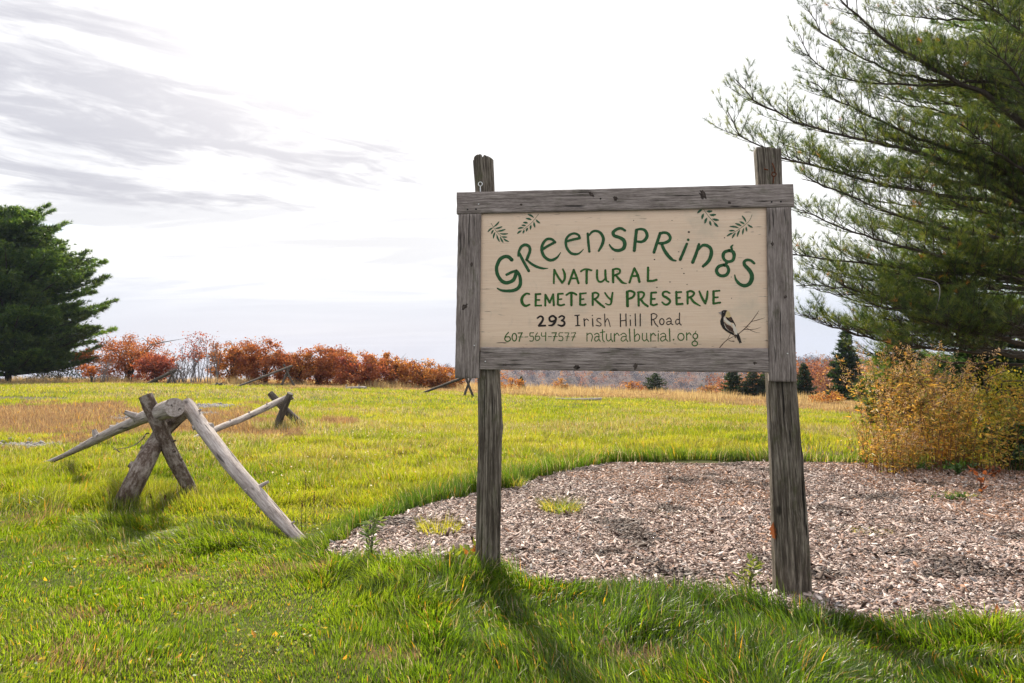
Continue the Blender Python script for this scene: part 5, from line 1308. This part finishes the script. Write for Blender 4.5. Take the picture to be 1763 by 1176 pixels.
arch_plant('oak_seedling', 'lower orange oak seedling at the back edge of the chips', 1706, 826, 3, .16, .18, OAKL, .07, .04, 7, 'seedling')
arch_plant('leafy_weed', 'small green weed around the foot of the oak seedling', 1636, 866, 6, .10, .18, GRN, .05, .02, 9)
arch_plant('thistle_weed', 'upright pale green thistle left of the left post', 640, 968, 4, .30, .07, [(.10, .17, .05), (.14, .2, .06)], .09, .022, 16)
arch_plant('leafy_weed', 'yellow-green weed climbing at the foot of the left post', 832, 992, 8, .24, .12, [(.16, .22, .025), (.09, .15, .02), (.30, .12, .03)], .07, .028, 9)
arch_plant('leafy_weed', 'tall pale weed left of the right post', 1290, 1040, 5, .26, .10, [(.18, .22, .05), (.13, .18, .04)], .05, .015, 14)
arch_plant('leafy_weed', 'broad yellow-green weed left of the left post base', 790, 992, 7, .18, .12, [(.20, .26, .03), (.15, .2, .03)], .08, .035, 8)

def tuft(label, px, py, n, h, r, pal, lean=.6):
    q = onground(px, py); rr = r * np.sqrt(rng.random(n)); a = rng.random(n) * 6.283
    x = q[0] + rr * np.cos(a); y = q[1] + rr * np.sin(a) * .9
    col = np.array(pal)[rng.integers(0, len(pal), n)] * rng.uniform(.75, 1.25, (n, 1))
    v, f, c = blades('t', x, y, h * rng.uniform(.5, 1.2, n), rng.uniform(.003, .0065, n), 3, col, np.clip(rng.normal(lean, .2, n), .1, .95), lean_dir=a + rng.normal(0, .5, n), z=mulch_z(x, y) - .01)
    tag(mesh('grass_tuft', v, f, M_GRASS, None, c, None, False, q), label, 'grass tuft', 'grass tufts growing in the wood chips')
TG = [(.07, .12, .014), (.10, .15, .018), (.14, .17, .03), (.30, .25, .10)]
TY = [(.20, .22, .03), (.26, .24, .05), (.14, .16, .03)]
tuft('largest green tuft in the chips right of the left post', 965, 884, 420, .20, .19, TG, .8)
tuft('yellow-green tuft in the chips left of the left post', 755, 920, 260, .17, .18, TY)
tuft('flat olive tuft in the chips right of the right post', 1500, 922, 520, .05, .16, TY, .7)
tuft('thin olive patch in the chips near the right edge', 1455, 915, 300, .04, .14, TY, .7)
tuft('low olive patch left in the row across the middle of the chips', 1080, 886, 340, .035, .14, TY, .7)
tuft('low olive patch in the middle of the row across the chips', 1150, 888, 420, .035, .16, TY, .7)
tuft('low olive patch at the right end of the row across the chips', 1224, 889, 240, .03, .09, TY, .7)
tuft('bright green tuft at the edge of the chips right behind the left post', 880, 842, 260, .18, .16, TG, .6)
tuft('sparse green tuft near the oak seedling', 1655, 858, 420, .06, .17, TG, .7)

# dark dead flower stalks standing in the grass
def dock(px, py, h, label):
    q = onground(px, py); V = MB(); lean = rng.normal(0, .03, 2)
    top = q + np.array([lean[0], lean[1], h]); v, f, l = tube(spline([q, (q + top) / 2 + rng.normal(0, .006, 3), top], 8), np.linspace(.003, .0016, 8), 5); V.add(v, f, (.075, .045, .025))
    n = 60; u = rng.uniform(.72, 1, n); p = q + (top - q) * u[:, None]; d = unit(rng.normal(0, 1, (n, 3)) + np.array([0, 0, .8]))
    v, f, c = leaves_at(p, d, rng.uniform(.008, .016, n), np.full(n, .006), np.array((.07, .035, .02)) * rng.uniform(.6, 1.4, (n, 1))); V.add(v, f, c)
    tag(V.build('dead_flower_stalk', M_DRY, None, False, q), label, 'weed', 'dark dead flower stalks in the grass')
for px, py, h, lb in ((526, 900, .42, 'tallest dark dead flower stalk right of the long front log'), (541, 905, .30, 'dark dead flower stalk second from the front log'), (519, 912, .26, 'shortest dark flower stalk close to the front log'),
                      (267, 880, .17, 'dark red dead stalk between the legs of the nearest buck'), (279, 882, .15, 'lower dark red stalk between the legs of the nearest buck')):
    dock(px, py, h, lb)

# fallen leaves
def leaf(px, py, size, pal, label, name='fallen_leaf', group=None, stand=.6, base=None, a=None):
    q = onground(px, py) if base is None else base; a = rng.random() * 6.283 if a is None else a
    out = np.array([(0, 0), (.10, .04), (.16, .13), (.30, .10), (.36, .24), (.52, .13), (.60, .24), (.78, .10), (1, .0)]); full = np.concatenate([out, out[-2:0:-1] * [1, -1]])
    up = np.array([0, 0, 1.0]); d = unit(np.array([math.cos(a) * .6, math.sin(a) * .6, stand])); s = unit(np.cross(d, up + rng.normal(0, .4, 3))); nn = np.cross(d, s)
    v = q + d * (full[:, :1] * size) + s * (full[:, 1:] * size) + nn * ((np.abs(full[:, 1:]) * .5 - .25 * full[:, :1] ** 2) * size)
    tr = np.array(tessellate_polygon([[Vector((x, y, 0)) for x, y in full]]))
    c = np.broadcast_to(np.array(pal), (len(v), 3))
    tag(mesh(name, v, tr, M_LEAF, None, c, None, False, q), label, 'leaf', group)
leaf(1330, 948, .115, (.16, .055, .022), 'big orange oak leaf standing against the left side of the right post', 'oak_leaf', stand=2.2, base=SP(1335, 930, .06), a=3.3)
leaf(1722, 1072, .10, (.33, .10, .03), 'brown-red oak leaf in the chips near the right edge', 'oak_leaf', stand=.5)
leaf(1735, 1070, .09, (.40, .14, .04), 'second brown-red oak leaf lying against the first', 'oak_leaf', stand=.3)
for px, py in ((340, 1160), (300, 1148), (165, 1110), (195, 1092), (472, 1108), (440, 1112), (128, 1020), (80, 1010), (568, 1006), (690, 1090), (945, 1158), (250, 1040), (35, 1120), (590, 1150)):
    q = onground(px, py); q[2] += .035
    leaf(px, py, rng.uniform(.035, .055), [(.60, .42, .03), (.55, .30, .04), (.62, .50, .05)][rng.integers(0, 3)], 'small yellow leaf caught in the mown grass of the foreground', group='small yellow leaves in the foreground grass', stand=rng.uniform(.1, .5), base=q)

# broad little leaves of clover and plantain through the mown lawn, and pale flower heads in the meadow
def clover():
    x, y = scatter(2.4, 6.2, 260); k = (~in_mulch(x, y)) & (rng.random(len(x)) < 1.5 * (fbm(x * 1.6, y * 1.6, 91, 2) - .30)) & (long_zone(x, y) < .5); x, y = x[k], y[k]; n = len(x)
    m = 3; a = np.repeat(rng.random(n) * 6.283, m) + np.tile(np.arange(m) * 2.1, n)
    p = np.repeat(np.stack([x, y, G(x, y) + rng.uniform(.025, .06, n)], -1), m, 0); d = unit(np.stack([np.cos(a), np.sin(a), rng.uniform(-.1, .5, n * m)], -1))
    c = np.array([(.10, .18, .02), (.16, .24, .03), (.24, .28, .03), (.30, .26, .04)])[rng.integers(0, 4, n * m)] * rng.uniform(.8, 1.2, (n * m, 1))
    v, f, cc = leaves_at(p, d, rng.uniform(.014, .028, n * m), rng.uniform(.012, .022, n * m), c)
    tag(mesh('clover_leaves', v, f, M_LEAF, None, cc), 'small round clover leaves among the mown grass', kind='stuff')
    x, y = scatter(7.5, 20, 9, .4, .1); k = (rng.random(len(x)) < 2.2 * (fbm(x * .5, y * .5, 93, 2) - .35)) & ~in_mulch(x, y); x, y = x[k], y[k]; n = len(x)
    p = np.stack([x, y, G(x, y) + rng.uniform(.08, .15, n)], -1); m = 6
    v, f, cc = leaves_at(np.repeat(p, m, 0), unit(rng.normal(0, 1, (n * m, 3))), np.full(n * m, .014), np.full(n * m, .012), np.full((n * m, 3), .7))
    tag(mesh('white_seed_heads', v, f, M_LEAF, None, cc), 'tiny white seed heads dotted through the meadow grass', kind='stuff')
clover()


# ------------------------------------------------------------------ the air
def haze():
    v = np.array([(x, y, z) for x in (-1320, 1320) for y in (-12, 1160) for z in (-140, 20)], float)
    f = np.array([(0, 1, 3, 2), (4, 6, 7, 5), (0, 4, 5, 1), (2, 3, 7, 6), (0, 2, 6, 4), (1, 5, 7, 3)])
    m = bpy.data.materials.new('air'); m.use_nodes = True; t = NT(m.node_tree); t.n.clear()
    out = t.node('ShaderNodeOutputMaterial'); p = t.node('ShaderNodeVolumePrincipled')
    p.inputs['Color'].default_value = (.62, .74, 1.0, 1); p.inputs['Density'].default_value = .00013
    t.l.new(p.outputs[0], out.inputs['Volume'])
    tag(mesh('haze', v, f, m), kind='stuff')
haze()
